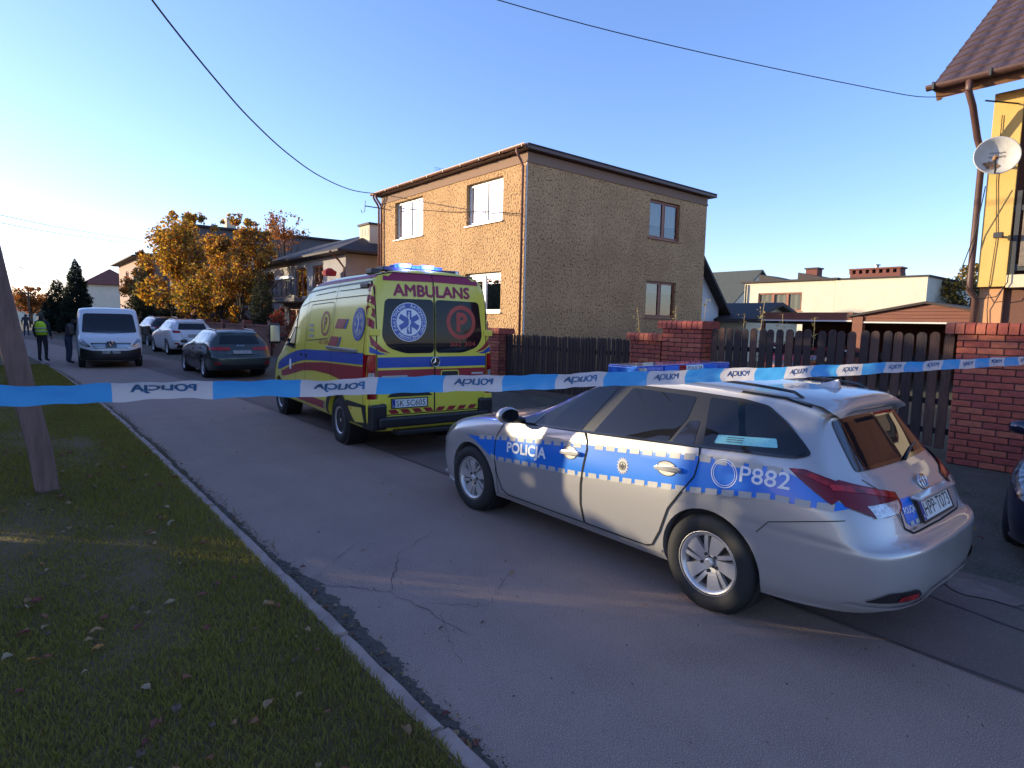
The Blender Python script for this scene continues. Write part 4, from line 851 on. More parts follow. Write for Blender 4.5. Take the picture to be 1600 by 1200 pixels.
        for ln, w in (([(1.9, 2.25), (.6, 2.305), (-1.0, 2.335)], .020), ([(1.9, 2.03), (1.4, 2.10), (.2, 2.13), (-.98, 2.15)], .009), ([(1.2, 2.20), (.25, 2.235)], .008), ([(.1, 2.235), (-.9, 2.25)], .008)):
            sh.line(ln, w, ax, .008, 'roof_rib', 'car_trim' if w > .01 else 'seam', root, .1)
        sh.poly([(1.5, 2.345), (-1.05, 2.385), (-1.05, 2.43), (1.5, 2.395)], ax, .006, 'roof_stripe', 'amb_magenta', root, .1)
        for hx, hz in ((-.86, 2.275), (1.92, 2.165)):
            p, n = sh.hit(ax, hx, hz); MB().box(-.13, .13, -.02, .02, -.03, .03, Matrix.Translation(p + n * .015)).build('side_flasher', 'car_trim', root, bevel=.01)
        p, n = sh.hit(ax, -.2, 1.40); MB().box(-.62, .60, -.02, .02, -.022, .022, Matrix.Translation(p + n * .012)).build('slider_rail', 'galvanised', root, bevel=.006)
        # P roundel, chevrons, rescue badge
        v, f = ring_geo(.57, 1.755, .150, .190); sh.lay([(.57 + (a - .57) * 1.05, b) for a, b in v], f, ax, .007, 'roundel', 'amb_red', root)
        sh.text('P', (.57 + (.055 if s > 0 else -.055), 1.66), .11, .19, ax, .007, 'lettering', 'amb_red', root, .03)
        sh.text('S02 304', ((.80 if s > 0 else .40), 1.44), .42, .075, ax, .007, 'lettering', 'amb_red', root, .0)
        for q in ([(.03, 1.83), (.13, 1.69), (-.23, 1.69), (-.33, 1.83)], [(.26, 1.57), (.38, 1.43), (.0, 1.43), (-.10, 1.57)]): sh.poly(q, ax, .007, 'red_block', 'amb_red', root, .07); sh.poly([(q[3][0] - .03, q[3][1]), (q[2][0] - .03, q[2][1]), (q[2][0] - .09, q[2][1]), (q[3][0] - .09, q[3][1])], ax, .007, 'blue_block', 'amb_blue', root, .07)
        for zz_, w_ in ((1.62, .22), (1.70, .18), (1.53, .22)): sh.poly([(1.32, zz_), (1.32 - w_, zz_), (1.32 - w_, zz_ + .04), (1.32, zz_ + .04)], ax, .007, 'small_print', 'grey_print', root)
        rescue_badge(sh, root, -.80, 1.765, .225, ax, False)
        # corner lamps
        sh.poly(rounded([(-1.055, 1.375), (-1.10, 1.375), (-1.14, 1.36), (-1.14, .95), (-1.055, .95)], .01), ax, .008, 'tail_lamp', 'tail_red', root, .04)
        sh.poly(rounded([(s * .965, 1.37), (s * .865, 1.37), (s * .865, .78), (s * .965, .78)], .012), 'B', .008, 'tail_lamp', 'tail_red', root, .03)
        sh.poly([(s * .955, 1.13), (s * .885, 1.13), (s * .885, 1.01), (s * .955, 1.01)], 'B', .010, 'reversing_lamp', 'lamp_clear', root, .03)
        for k in range(4): z0 = 1.72 + k * .155; sh.poly([(s * (.935 - k * .013), z0 + .03), (s * (.875 - k * .012), z0 - .03), (s * (.870 - k * .012), z0 + .085), (s * (.925 - k * .013), z0 + .135)], 'B', .007, 'hazard_bar', 'amb_red', root, .04)
        sh.poly([(s * .93, 1.63), (s * .88, 1.56), (s * .78, 1.46), (s * .66, 1.385), (s * .80, 1.415), (s * .92, 1.50)], 'B', .007, 'swoosh', 'amb_red', root, .04)
        sh.poly([(s * .935, 1.48), (s * .80, 1.40), (s * .70, 1.375), (s * .82, 1.37), (s * .94, 1.40)], 'B', .007, 'swoosh', 'amb_blue', root, .04)
        # hinges
        for hz in (1.665, .735): p, n = sh.hit('B', s * .88, hz); MB().box(-.02, .02, -.07, .07, -.045, .045, Matrix.Translation(p + n * .012)).build('hinge', 'amb_yellow', root, bevel=.008)
        # mirror
        mb = MB().box(2.86, 2.96, s * 1.12 - .10, s * 1.12 + .10, 1.36, 1.72).build('door_mirror', 'car_trim', root, bevel=.03); MB().box(2.852, 2.858, s * 1.12 - .08, s * 1.12 + .08, 1.40, 1.69).build('mirror_glass', 'chrome', mb); MB().box(2.88, 2.94, min(s * .94, s * 1.04), max(s * .94, s * 1.04), 1.42, 1.48).build('mirror_arm', 'car_trim', mb)
        sh.poly(rounded([(3.86, .80), (3.62, .98), (3.48, 1.0), (3.58, .85), (3.80, .72)], .03), ax, .008, 'headlight', 'head_glass', root, .05)
        for hx in (1.72, 1.42): sh.poly(circle(hx, 1.215, .05, .035), ax, .008, 'handle', 'chrome', root, .04)
        sh.poly(circle(2.35, 1.02, .07, .10), ax, .009, 'coat_of_arms', 'white_film', root, .05)
        sh.poly(circle(-.62, .60, .02, .02), ax, .010, 'side_marker', 'amber', root)
        sh.poly([(s * .82, .49), (s * .62, .49), (s * .62, .515), (s * .82, .515)], 'B', .03, 'rear_reflector', 'tail_red', root)
    # rear doors
    dl = [(.85, 2.40), (.85, .66), (.76, .56), (.004, .56), (.004, 2.46), (.60, 2.46)]
    for s in (1, -1):
        q = [(s * a, b) for a, b in dl]; d = sh.poly(q, 'B', .004, 'rear_door', 'amb_yellow', root, .06); sh.line(q, .012, 'B', .0062, 'shut_line', 'seam', d, .05, True)
        sh.poly([(s * .84, 1.335), (s * .01, 1.335), (s * .01, 1.195), (s * .84, 1.195)], 'B', .0075, 'blue_band', 'amb_blue', d, .08); sh.poly([(s * .84, 1.165), (s * .01, 1.165), (s * .01, .985), (s * .84, .985)], 'B', .0075, 'red_band', 'amb_red', d, .08)
        sh.poly([(s * .735, 2.345), (s * .004, 2.36), (s * .004, 2.47), (s * .66, 2.465), (s * .72, 2.44)], 'B', .0075, 'top_band', 'amb_magenta', d, .08)
        for k in range(4):
            a = .70 - k * .175; sh.poly([(s * a, .628), (s * (a - .115), .628), (s * (a - .165), .572), (s * (a - .05), .572)], 'B', .0075, 'chevron', 'amb_red', d, .08)
        gl = rounded([(s * .725, 2.11), (s * .015, 2.12), (s * .015, 1.385), (s * .45, 1.385), (s * .69, 1.46), (s * .78, 1.60)], .07, 5)
        sh.poly(gl, 'B', .0085, 'rear_window', 'amb_glass', d, .07)
    rescue_badge(sh, root, .39, 1.805, .262, 'B', True)
    v, f = ring_geo(-.425, 1.815, .180, .240); sh.lay(v, f, 'B', .0105, 'roundel', 'film_red', root); sh.text('P', (-.36, 1.69), .15, .25, 'B', .0105, 'lettering', 'film_red', root, .05)
    sh.text('S02 304', (-.24, 1.475), .42, .07, 'B', .0105, 'lettering', 'film_red', root)
    sh.text('AMBULANS', (.60, 2.155), 1.17, .15, 'B', .009, 'lettering', 'amb_magenta', root, .05)
    v, f = ring_geo(0, 1.262, .058, .070); p, n = sh.hit('B', 0, 1.262)
    em = MB().lathe([(0, 0), (.066, 0), (.066, .012), (0, .012)], 28, 'x', Matrix.Translation((p.x - .022, 0, 1.262))).build('maker_emblem', 'print_black', root)
    es = MB(); es.tube([(p.x - .024, .066 * math.cos(a), 1.262 + .066 * math.sin(a)) for a in np.linspace(0, 2 * PI, 29)], .007, 6, caps=False)
    for k in range(3):
        a = PI / 2 + k * 2 * PI / 3; es.add([(p.x - .026, .062 * math.cos(a), 1.262 + .062 * math.sin(a)), (p.x - .026, .014 * math.cos(a + PI / 3), 1.262 + .014 * math.sin(a + PI / 3)), (p.x - .030, 0, 1.262), (p.x - .026, .014 * math.cos(a - PI / 3), 1.262 + .014 * math.sin(a - PI / 3))], [(0, 1, 2), (0, 2, 3)])
    es.build('emblem_star', 'chrome', em, smooth=True)
    sh.poly(rounded([(-.10, 1.135), (-.38, 1.135), (-.38, 1.05), (-.10, 1.05)], .035), 'B', .009, 'handle_recess', 'print_black', root); sh.line(rounded([(-.10, 1.135), (-.38, 1.135), (-.38, 1.05), (-.10, 1.05)], .035), .014, 'B', .011, 'handle', 'amb_yellow', root, .03, True)
    sh.poly([(.78, 1.09), (.42, 1.09), (.42, 1.055), (.80, 1.055)], 'B', .009, 'badge_strip', 'reflective', root); sh.poly([(-.60, 1.10), (-.80, 1.10), (-.80, 1.07), (-.60, 1.07)], 'B', .009, 'badge_strip', 'reflective', root)
    sh.poly([(.71, .80), (.64, .865), (.12, .865), (.03, .80)], 'B', .012, 'plate_light', 'car_trim', root)
    xx = sh.hit('B', .385, .71)[0].x
    plate(root, 'SK 5C605', Matrix.Translation((xx - .016, .385, .712)))
    MB().box(-1.30, -1.10, -.86, .86, .40, .54).build('rear_bumper', 'car_trim', root, bevel=.03); MB().box(-1.36, -1.1, -.62, .62, .30, .36).build('rear_step', 'car_trim', root, bevel=.012)
    for s in (1, -1): MB().box(-1.24, -.92, s * .84 - .12, s * .84 + .12, .36, .72).build('bumper_corner', 'car_trim', root, bevel=.04)
    MB().box(-.1, 3.2, -.7, .7, .25, .36).build('chassis', 'car_trim', root)
    sh.poly(rounded([(2.95, .70), (2.95, -.70), (2.05, -.62), (1.85, 0), (2.05, .62)], .05), 'T', .008, 'windscreen', 'car_glass', root, .07)
    # roof lights
    zt = sh.hit('T', -.72, 0)[0].z
    lb = MB().box(-.86, -.62, -.52, .62, zt - .02, zt + .035).build('light_bar', 'car_trim', root, bevel=.012)
    for y0, y1 in ((.20, .40), (-.16, .04)):
        MB().box(-.88, -.72, y0, y1, zt + .03, zt + .085).build('blue_beacon', 'blue_lamp_core', lb, bevel=.015)
    for yy in (.30, -.06):
        ld = bpy.data.lights.new('beacon_light', 'POINT'); ld.energy = 14; ld.color = (.10, .14, 1.0); ld.shadow_soft_size = .05; lo = bpy.data.objects.new('beacon_light', ld); link(lo, lb); lo.location = (-.93, yy, zt + .07)
    for y0, y1 in ((.405, .46), (.05, .19), (-.30, -.17)): MB().box(-.86, -.70, y0, y1, zt + .02, zt + .07).build('beacon_housing', 'blue_lens', lb, bevel=.012)
    MB().box(-.80, -.60, .70 - .06, .70 + .06, zt - .08, zt + .0).build('roof_lamp', 'car_trim', root, bevel=.02); MB().box(-.80, -.58, -.62, -.44, zt - .04, zt + .045).build('roof_lamp', 'lamp_clear', root, bevel=.02)
    return root
def ring_text(sh, txt, cx, cz, r, h, a0, a1, axis, off, m, parent, flip=False):
    """letters set round a circle between angles a0..a1 (degrees, clockwise from top as the viewer sees it)"""
    sg = {'L': -1, 'R': 1, 'B': -1}[axis]; n = len(txt)
    for i, ch in enumerate(txt):
        if ch == ' ': continue
        a = math.radians(a0 + (a1 - a0) * i / max(1, n - 1)); v, f = text_geo(ch, None, h, .02)
        w = max(p[0] for p in v); pts = []
        for x, y in v:
            x -= w / 2; y -= h / 2
            if flip: ux, uy = x * -math.cos(a) + y * -math.sin(a), x * math.sin(a) + y * -math.cos(a); ux, uy = -(x) * math.cos(a) - y * math.sin(a), x * math.sin(a) - y * math.cos(a)
            else: ux, uy = x * math.cos(a) + y * math.sin(a), -x * math.sin(a) + y * math.cos(a)
            pts.append((cx + sg * (r * math.sin(a) + ux), cz + r * math.cos(a) + uy))
        sh.lay(pts, f, axis, off, 'lettering', m, parent, False)
def rescue_badge(sh, root, cx, cz, R, ax, text):
    k = .0105 if ax == 'B' else .0075
    b = sh.poly(circle(cx, cz, R, R, 36), ax, k, 'rescue_badge', 'white_film' if text else 'amb_blue', root, .06)
    sh.lay(*ring_geo(cx, cz, R * .70, R * .965), ax, k + .002, 'badge_ring', 'amb_blue', b)
    if not text: sh.poly(circle(cx, cz, R * .70, R * .70, 30), ax, k + .0015, 'badge_field', 'grey_print', b, .06)
    st = []
    for i in range(6):
        a = PI / 2 + i * PI / 3; w = R * .135; L = R * .60; d = Vector((math.cos(a), math.sin(a))); n = Vector((-d.y, d.x)); 
        st.append([(cx + n.x * w, cz + n.y * w), (cx + d.x * L + n.x * w, cz + d.y * L + n.y * w), (cx + d.x * L - n.x * w, cz + d.y * L - n.y * w), (cx - n.x * w, cz - n.y * w)])
    for j, q in enumerate(st): sh.poly(q, ax, k + .0035 + .0002 * j, 'star_arm', 'amb_blue', b, .06)
    sh.line([(cx, cz - R * .52), (cx, cz + R * .52)], R * .05, ax, k + .0055, 'staff', 'white_film', b, .03)
    sh.line([(cx + R * .10 * math.sin(t * 9) * (1 - t * .3), cz - R * .42 + R * .8 * t) for t in np.linspace(0, 1, 18)], R * .045, ax, k + .006, 'serpent', 'white_film', b, .03)
    if text:
        ring_text(sh, 'PAŃSTWOWE', cx, cz, R * .832, R * .17, -118, -18, ax, k + .004, 'white_film', b); ring_text(sh, 'RATOWNICTWO', cx, cz, R * .832, R * .17, 12, 122, ax, k + .004, 'white_film', b)
        ring_text(sh, 'MEDYCZNE', cx, cz, R * .832, R * .17, 218, 142, ax, k + .004, 'white_film', b, True)
    else:
        for i in range(30): a = 2 * PI * i / 30; sh.poly(circle(cx + R * .83 * math.cos(a), cz + R * .83 * math.sin(a), R * .045, R * .06, 6), ax, k + .004, 'letter_mark', 'grey_print', b)
ambulance()

# ------------------------------------------------------------------ other vehicles
mat('paint_green', (.055, .065, .055), .3, metal=.5, coat=.7); mat('paint_white', (.60, .60, .60), .3, coat=.6); mat('paint_black', (.008, .008, .010), .22, coat=.8); mat('paint_navy', (.012, .014, .035), .22, metal=.3, coat=.9); mat('paint_maroon', (.13, .012, .03), .3, metal=.3, coat=.7); mat('plate_blur', (.34, .33, .32), .6, col2=(.22, .21, .21), nscale=12)
def estate(name, label, paint, loc, heading, scale=(1, 1, 1), wheel=(.325, .21, .215), cat='car', style='plain', plate_txt=None, tail='wide', rails=True):
    root = thing(name, label, cat, loc, PI / 2 - math.radians(heading)); sx, sy, sz = scale
    R = wheel[0]; me = net_body('body', wagon_net(), 4, 3, ((0, R), (2.6 * sx, R)), R + .04, scale); set_sharp(me, 42); sh = Shell(me); obj('body', me, paint, root)
    X = lambda L: [(a * sx, b * sz) for a, b in L]; B = lambda L: [(a * sy, b * sz) for a, b in L]
    for x in (0, 2.6 * sx):
        for s in (1, -1): MB().lathe([(R + .033, s * .56 * sy), (R + .033, s * .8 * sy)], 24, 'y', Matrix.Translation((x, 0, R))).build('wheel_arch_liner', 'car_trim', root)
    add_wheels(root, *wheel, style, (0, 2.6 * sx), .875 * sy)
    for s, ax in ((1, 'L'), (-1, 'R')):
        sh.poly(X([(2.0, .948), (1.1, .985), (.10, 1.045), (-.515, 1.085), (-.555, 1.11), (-.37, 1.255), (-.22, 1.342), (.3, 1.376), (.88, 1.376), (1.08, 1.358), (1.3, 1.28), (1.64, 1.10)]), ax, .005, 'window_surround', 'trim_gloss', root, .08)
        sh.poly(rounded(X([(1.78, .968), (1.165, .992), (.965, 1.345), (1.07, 1.338), (1.28, 1.262), (1.60, 1.085)]), .02), ax, .008, 'window', 'car_glass', root, .08)
        sh.poly(rounded(X([(1.035, 1.0), (.30, 1.045), (.255, 1.20), (.275, 1.343), (.825, 1.352)]), .02), ax, .008, 'window', 'car_glass', root, .08)
        sh.poly(rounded(X([(.10, 1.062), (-.48, 1.094), (-.36, 1.245), (-.215, 1.322), (.155, 1.350)]), .02), ax, .008, 'window', 'car_glass', root, .08)
        for ln in ([(2.06, .27), (2.19, .45), (2.185, .78), (2.06, .94)], [(1.12, .985), (1.065, .87), (1.12, .42), (1.10, .275)], [(.10, 1.045), (.11, .86), (.37, .42), (.50, .278)]): sh.line(X(ln), .009, ax, .004, 'shut_line', 'seam', root, .08)
        for hx, hz in ((1.225, .83), (.28, .885)): p, n = sh.hit(ax, hx * sx, hz * sz); MB().box(-.10, .10, -.012, .012, -.014, .014, Matrix.Translation(p + n * .03)).build('handle', paint, root, bevel=.006)
        sh.poly(rounded(X([(2.90, .80), (3.02, .70), (3.25, .62), (3.32, .66), (3.22, .735), (3.06, .80)]), .02), ax, .006, 'headlight', 'head_glass', root, .05)
        if tail == 'wide': sh.poly(rounded(B([(s * .80, .93), (s * .60, .95), (s * .30, .92), (s * .32, .85), (s * .56, .845), (s * .80, .85)]), .02), 'B', .009, 'tail_lamp', 'tail_red', root, .05); sh.poly(rounded(X([(-.60, .955), (-.74, .93), (-.74, .86), (-.62, .88)]), .015), ax, .008, 'tail_lamp', 'tail_red', root, .05)
        else: sh.poly(rounded(B([(s * .78, 1.0), (s * .52, .985), (s * .50, .90), (s * .78, .90)]), .02), 'B', .009, 'tail_lamp', 'tail_red', root, .05)
        sh.poly(rounded(B([(s * .76, .52), (s * .60, .50), (s * .60, .44), (s * .76, .45)]), .02), 'B', .008, 'rear_reflector', 'tail_red', root, .05)
        q = Vector((1.88 * sx, s * .97 * sy, 1.03 * sz)); mm = bmesh.new(); bmesh.ops.create_icosphere(mm, subdivisions=2, radius=1)
        for v in mm.verts: v.co = q + Vector((v.co.x * .07, v.co.y * .11, v.co.z * .07))
        m2 = bpy.data.meshes.new('door_mirror'); mm.to_mesh(m2); mm.free(); obj('door_mirror', m2, paint, root, True)
        if rails: MB().tube([(x, s * .545 * sy, sh.hit('T', x, s * .545 * sy)[0].z + .025) for x in np.linspace(.85 * sx, -.35 * sx, 12)], .012, 6).build('roof_rail', 'chrome' if tail != 'wide' else 'trim_gloss', root, smooth=True)
    sh.poly(rounded(B([(.57, 1.03), (-.57, 1.03), (-.49, 1.285), (.49, 1.285)]), .03), 'B', .007, 'rear_window', 'car_glass', root, .06)
    sh.poly(rounded(B([(.70, .30), (-.70, .30), (-.66, .44), (.66, .44)]), .03), 'B', .006, 'rear_diffuser', 'car_trim', root, .06)
    sh.line(B([(.50, .93), (.46, .72), (-.46, .72), (-.50, .93)]), .008, 'B', .005, 'shut_line', 'seam', root)
    sh.poly(rounded([(1.98 * sx, .62 * sy), (1.98 * sx, -.62 * sy), (1.42 * sx, -.60 * sy), (1.06 * sx, 0), (1.42 * sx, .60 * sy)], .04), 'T', .006, 'windscreen', 'car_glass', root, .08)
    sh.poly(rounded([(.55 * sy, .27 * sz), (-.55 * sy, .27 * sz), (-.46 * sy, .47 * sz), (.46 * sy, .47 * sz)], .04), 'F', .006, 'lower_grille', 'car_trim', root, .06); sh.poly(rounded([(.40 * sy, .53 * sz), (-.40 * sy, .53 * sz), (-.36 * sy, .67 * sz), (.36 * sy, .67 * sz)], .04), 'F', .006, 'upper_grille', 'trim_gloss', root, .06)
    zz = .80 * sz if tail == 'wide' else .80 * sz; x0 = sh.hit('B', 0, zz)[0].x
    M = Matrix.Translation((x0 - .02, 0, zz)) @ Matrix.Rotation(math.radians(22), 4, 'Y')
    if plate_txt: plate(root, plate_txt, M)
    else:
        pl = MB().box(-.004, .004, -.26, .26, -.057, .057, M).build('number_plate', 'plate_blur', root, bevel=.003)
    return root, sh
kr, ks = estate('parked_car', 'dark green estate car parked behind the ambulance, seen from the rear', 'paint_green', (5.12, 19.75, .004), 0, (1.02, 1.01, 1.0), wheel=(.325, .21, .225))
ks.text('KIA', (.11, .955), .22, .045, 'B', .010, 'lettering', 'chrome', kr, .02)
estate('parked_car', 'white SUV parked half hidden behind the dark green estate car', 'paint_white', (6.15, 31.2, .06), -3, (1.02, 1.06, 1.12), tail='block', wheel=(.36, .23, .24))
estate('parked_car', 'black SUV parked behind the white van with sky shining on its roof', 'paint_black', (6.5, 39.0, .06), -6, (1.04, 1.06, 1.18), tail='block', wheel=(.36, .23, .24))
estate('parked_car', 'dark blue car nose poking in at the right edge before the brick wall', 'paint_navy', (9.16, 0.27, .02), 270, (.99, 1.0, .90), tail='block', wheel=(.315, .20, .215), rails=False)
estate('parked_car', 'maroon car roof showing over the picket gate', 'paint_maroon', (19.5, 8.0, .27), 270, (.95, .98, 1.04), tail='block', rails=False)
# ------------------------------------------------------------------ white van facing the camera
def white_van():
    root = thing('white_van', 'white panel van with black front bumper facing the camera down the street', 'van', (2.72, 28.35, .004), PI / 2 - math.radians(184))
    yr = [0, .78, .92, .965, .975, .970, .950, .905, .875, .82, .50, 0]; zr = [.30, .30, .36, .55, .90, 1.15, 1.40, 1.80, 1.93, 2.01, 2.05, 2.06]
    S = [[(3.75, 0, .25), (3.85, 0, .25), (3.93, 0, .32), (3.95, 0, .50), (3.94, 0, .68), (3.90, 0, .84), (3.84, 0, .93), (3.70, 0, 1.03), (3.58, 0, 1.08), (3.46, 0, 1.12), (3.38, 0, 1.145), (3.32, 0, 1.16)],
         [(3.65, 0, .25), (3.78, .50, .25), (3.87, .52, .32), (3.89, .54, .50), (3.88, .54, .68), (3.84, .53, .84), (3.77, .52, .93), (3.64, .50, 1.03), (3.52, .48, 1.09), (3.42, .42, 1.13), (3.34, .25, 1.16), (3.28, 0, 1.175)],
         [(3.5, 0, .25), (3.54, .78, .26), (3.64, .84, .34), (3.67, .87, .52), (3.65, .88, .72), (3.58, .86, .90), (3.48, .83, .99), (3.38, .78, 1.09), (3.29, .71, 1.14), (3.22, .60, 1.18), (3.17, .35, 1.215), (3.14, 0, 1.23)],
         [(3.1, 0, .30), (3.1, .78, .30), (3.1, .91, .36), (3.1, .95, .55), (3.1, .955, .85), (3.08, .94, 1.05), (3.03, .90, 1.18), (2.97, .86, 1.33), (2.92, .82, 1.39), (2.88, .76, 1.43), (2.84, .48, 1.48), (2.82, 0, 1.50)],
         [(2.6, 0, .30), (2.6, .78, .30), (2.6, .92, .36), (2.6, .96, .55), (2.6, .972, .90), (2.6, .965, 1.12), (2.57, .94, 1.36), (2.47, .89, 1.68), (2.42, .85, 1.80), (2.38, .79, 1.88), (2.34, .50, 1.94), (2.32, 0, 1.955)]]
    for x in (2.0, .8, -.5, -.75): S.append([(x, y, z) for y, z in zip(yr, zr)])
    S.append([(-.93, y * .97, z) for y, z in zip(yr, zr)]); S.append([(-.97, y * .8, z) for y, z in zip(yr, zr)]); S.append([(-.98, 0, z) for y, z in zip(yr, zr)])
    me = net_body('body', S, 5, 3, ((0, .33), (3.1, .33)), .385, inner=.6); set_sharp(me, 45); sh = Shell(me); obj('body', me, 'paint_white', root)
    add_wheels(root, .335, .215, .205, 'steel', (0, 3.1), .935)
    sh.poly(rounded([(.80, 1.20), (.74, 1.80), (.68, 1.85), (-.68, 1.85), (-.74, 1.80), (-.80, 1.20), (0, 1.165)], .06), 'F', .008, 'windscreen', 'car_glass', root, .06)
    sh.poly(rounded([(.86, .70), (.74, .66), (.52, .60), (-.52, .60), (-.74, .66), (-.86, .70), (-.88, .27), (.88, .27)], .03), 'F', .010, 'front_bumper', 'car_trim', root, .06)
    gr = sh.poly(rounded([(.58, .86), (-.58, .86), (-.48, .68), (.48, .68)], .03), 'F', .012, 'grille', 'trim_gloss', root, .06)
    for z in (.72, .765, .81): sh.line([(.52, z), (.16, z)], .014, 'F', .016, 'grille_bar', 'chrome', gr, .05); sh.line([(-.16, z), (-.52, z)], .014, 'F', .016, 'grille_bar', 'chrome', gr, .05)
    p, n = sh.hit('F', 0, .835); em = MB()
    for a, b in (((0, .10), (.052, 0)), ((.052, 0), (0, -.10)), ((0, -.10), (-.052, 0)), ((-.052, 0), (0, .10))): em.tube([(p.x + .03, a[0], .845 + a[1]), (p.x + .03, b[0], .845 + b[1])], .013, 6)
    em.build('maker_emblem', 'chrome', root)
    sh.poly(rounded([(.13, .90), (-.13, .90), (-.09, .76), (.09, .76)], .03), 'F', .015, 'emblem_shield', 'trim_gloss', root, .04)
    pl = MB().box(p.x + .045, p.x + .055, -.26, .26, .50, .60).build('number_plate', 'plate_blur', root, bevel=.004)
    for s, ax in ((1, 'L'), (-1, 'R')):
        sh.poly(rounded([(s * .87, .98), (s * .80, 1.0), (s * .66, .84), (s * .56, .72), (s * .72, .72), (s * .86, .82)], .03), 'F', .012, 'headlight', 'head_glass', root, .04); sh.poly([(s * .84, .88), (s * .70, .80), (s * .64, .735), (s * .74, .74), (s * .84, .82)], 'F', .016, 'lamp_reflector', 'lamp_clear', root, .04)
        sh.poly(rounded([(2.62, 1.20), (2.40, 1.60), (2.25, 1.70), (1.75, 1.72), (1.75, 1.18)], .04), ax, .007, 'cab_window', 'car_glass', root, .06)
        sh.poly(rounded([(1.55, 1.20), (1.55, 1.72), (.45, 1.73), (.45, 1.20)], .04), ax, .007, 'side_window', 'car_glass', root, .08)
        sh.line([(1.66, 1.82), (1.66, .40)], .01, ax, .005, 'shut_line', 'seam', root); sh.line([(.36, 1.82), (.36, .40)], .01, ax, .005, 'shut_line', 'seam', root)
        mb = MB().box(2.55, 2.66, s * 1.10 - .09, s * 1.10 + .09, 1.10, 1.42).build('door_mirror', 'car_trim', root, bevel=.03); MB().box(2.57, 2.63, min(s * .93, s * 1.03), max(s * .93, s * 1.03), 1.15, 1.21).build('mirror_arm', 'car_trim', mb)
        sh.poly(rounded([(s * .84, .50), (s * .62, .48), (s * .62, .40), (s * .82, .40)], .02), 'F', .014, 'fog_recess', 'print_black', root, .04)
    MB().box(-.5, 3.4, -.7, .7, .2, .33).build('chassis', 'car_trim', root)
white_van()

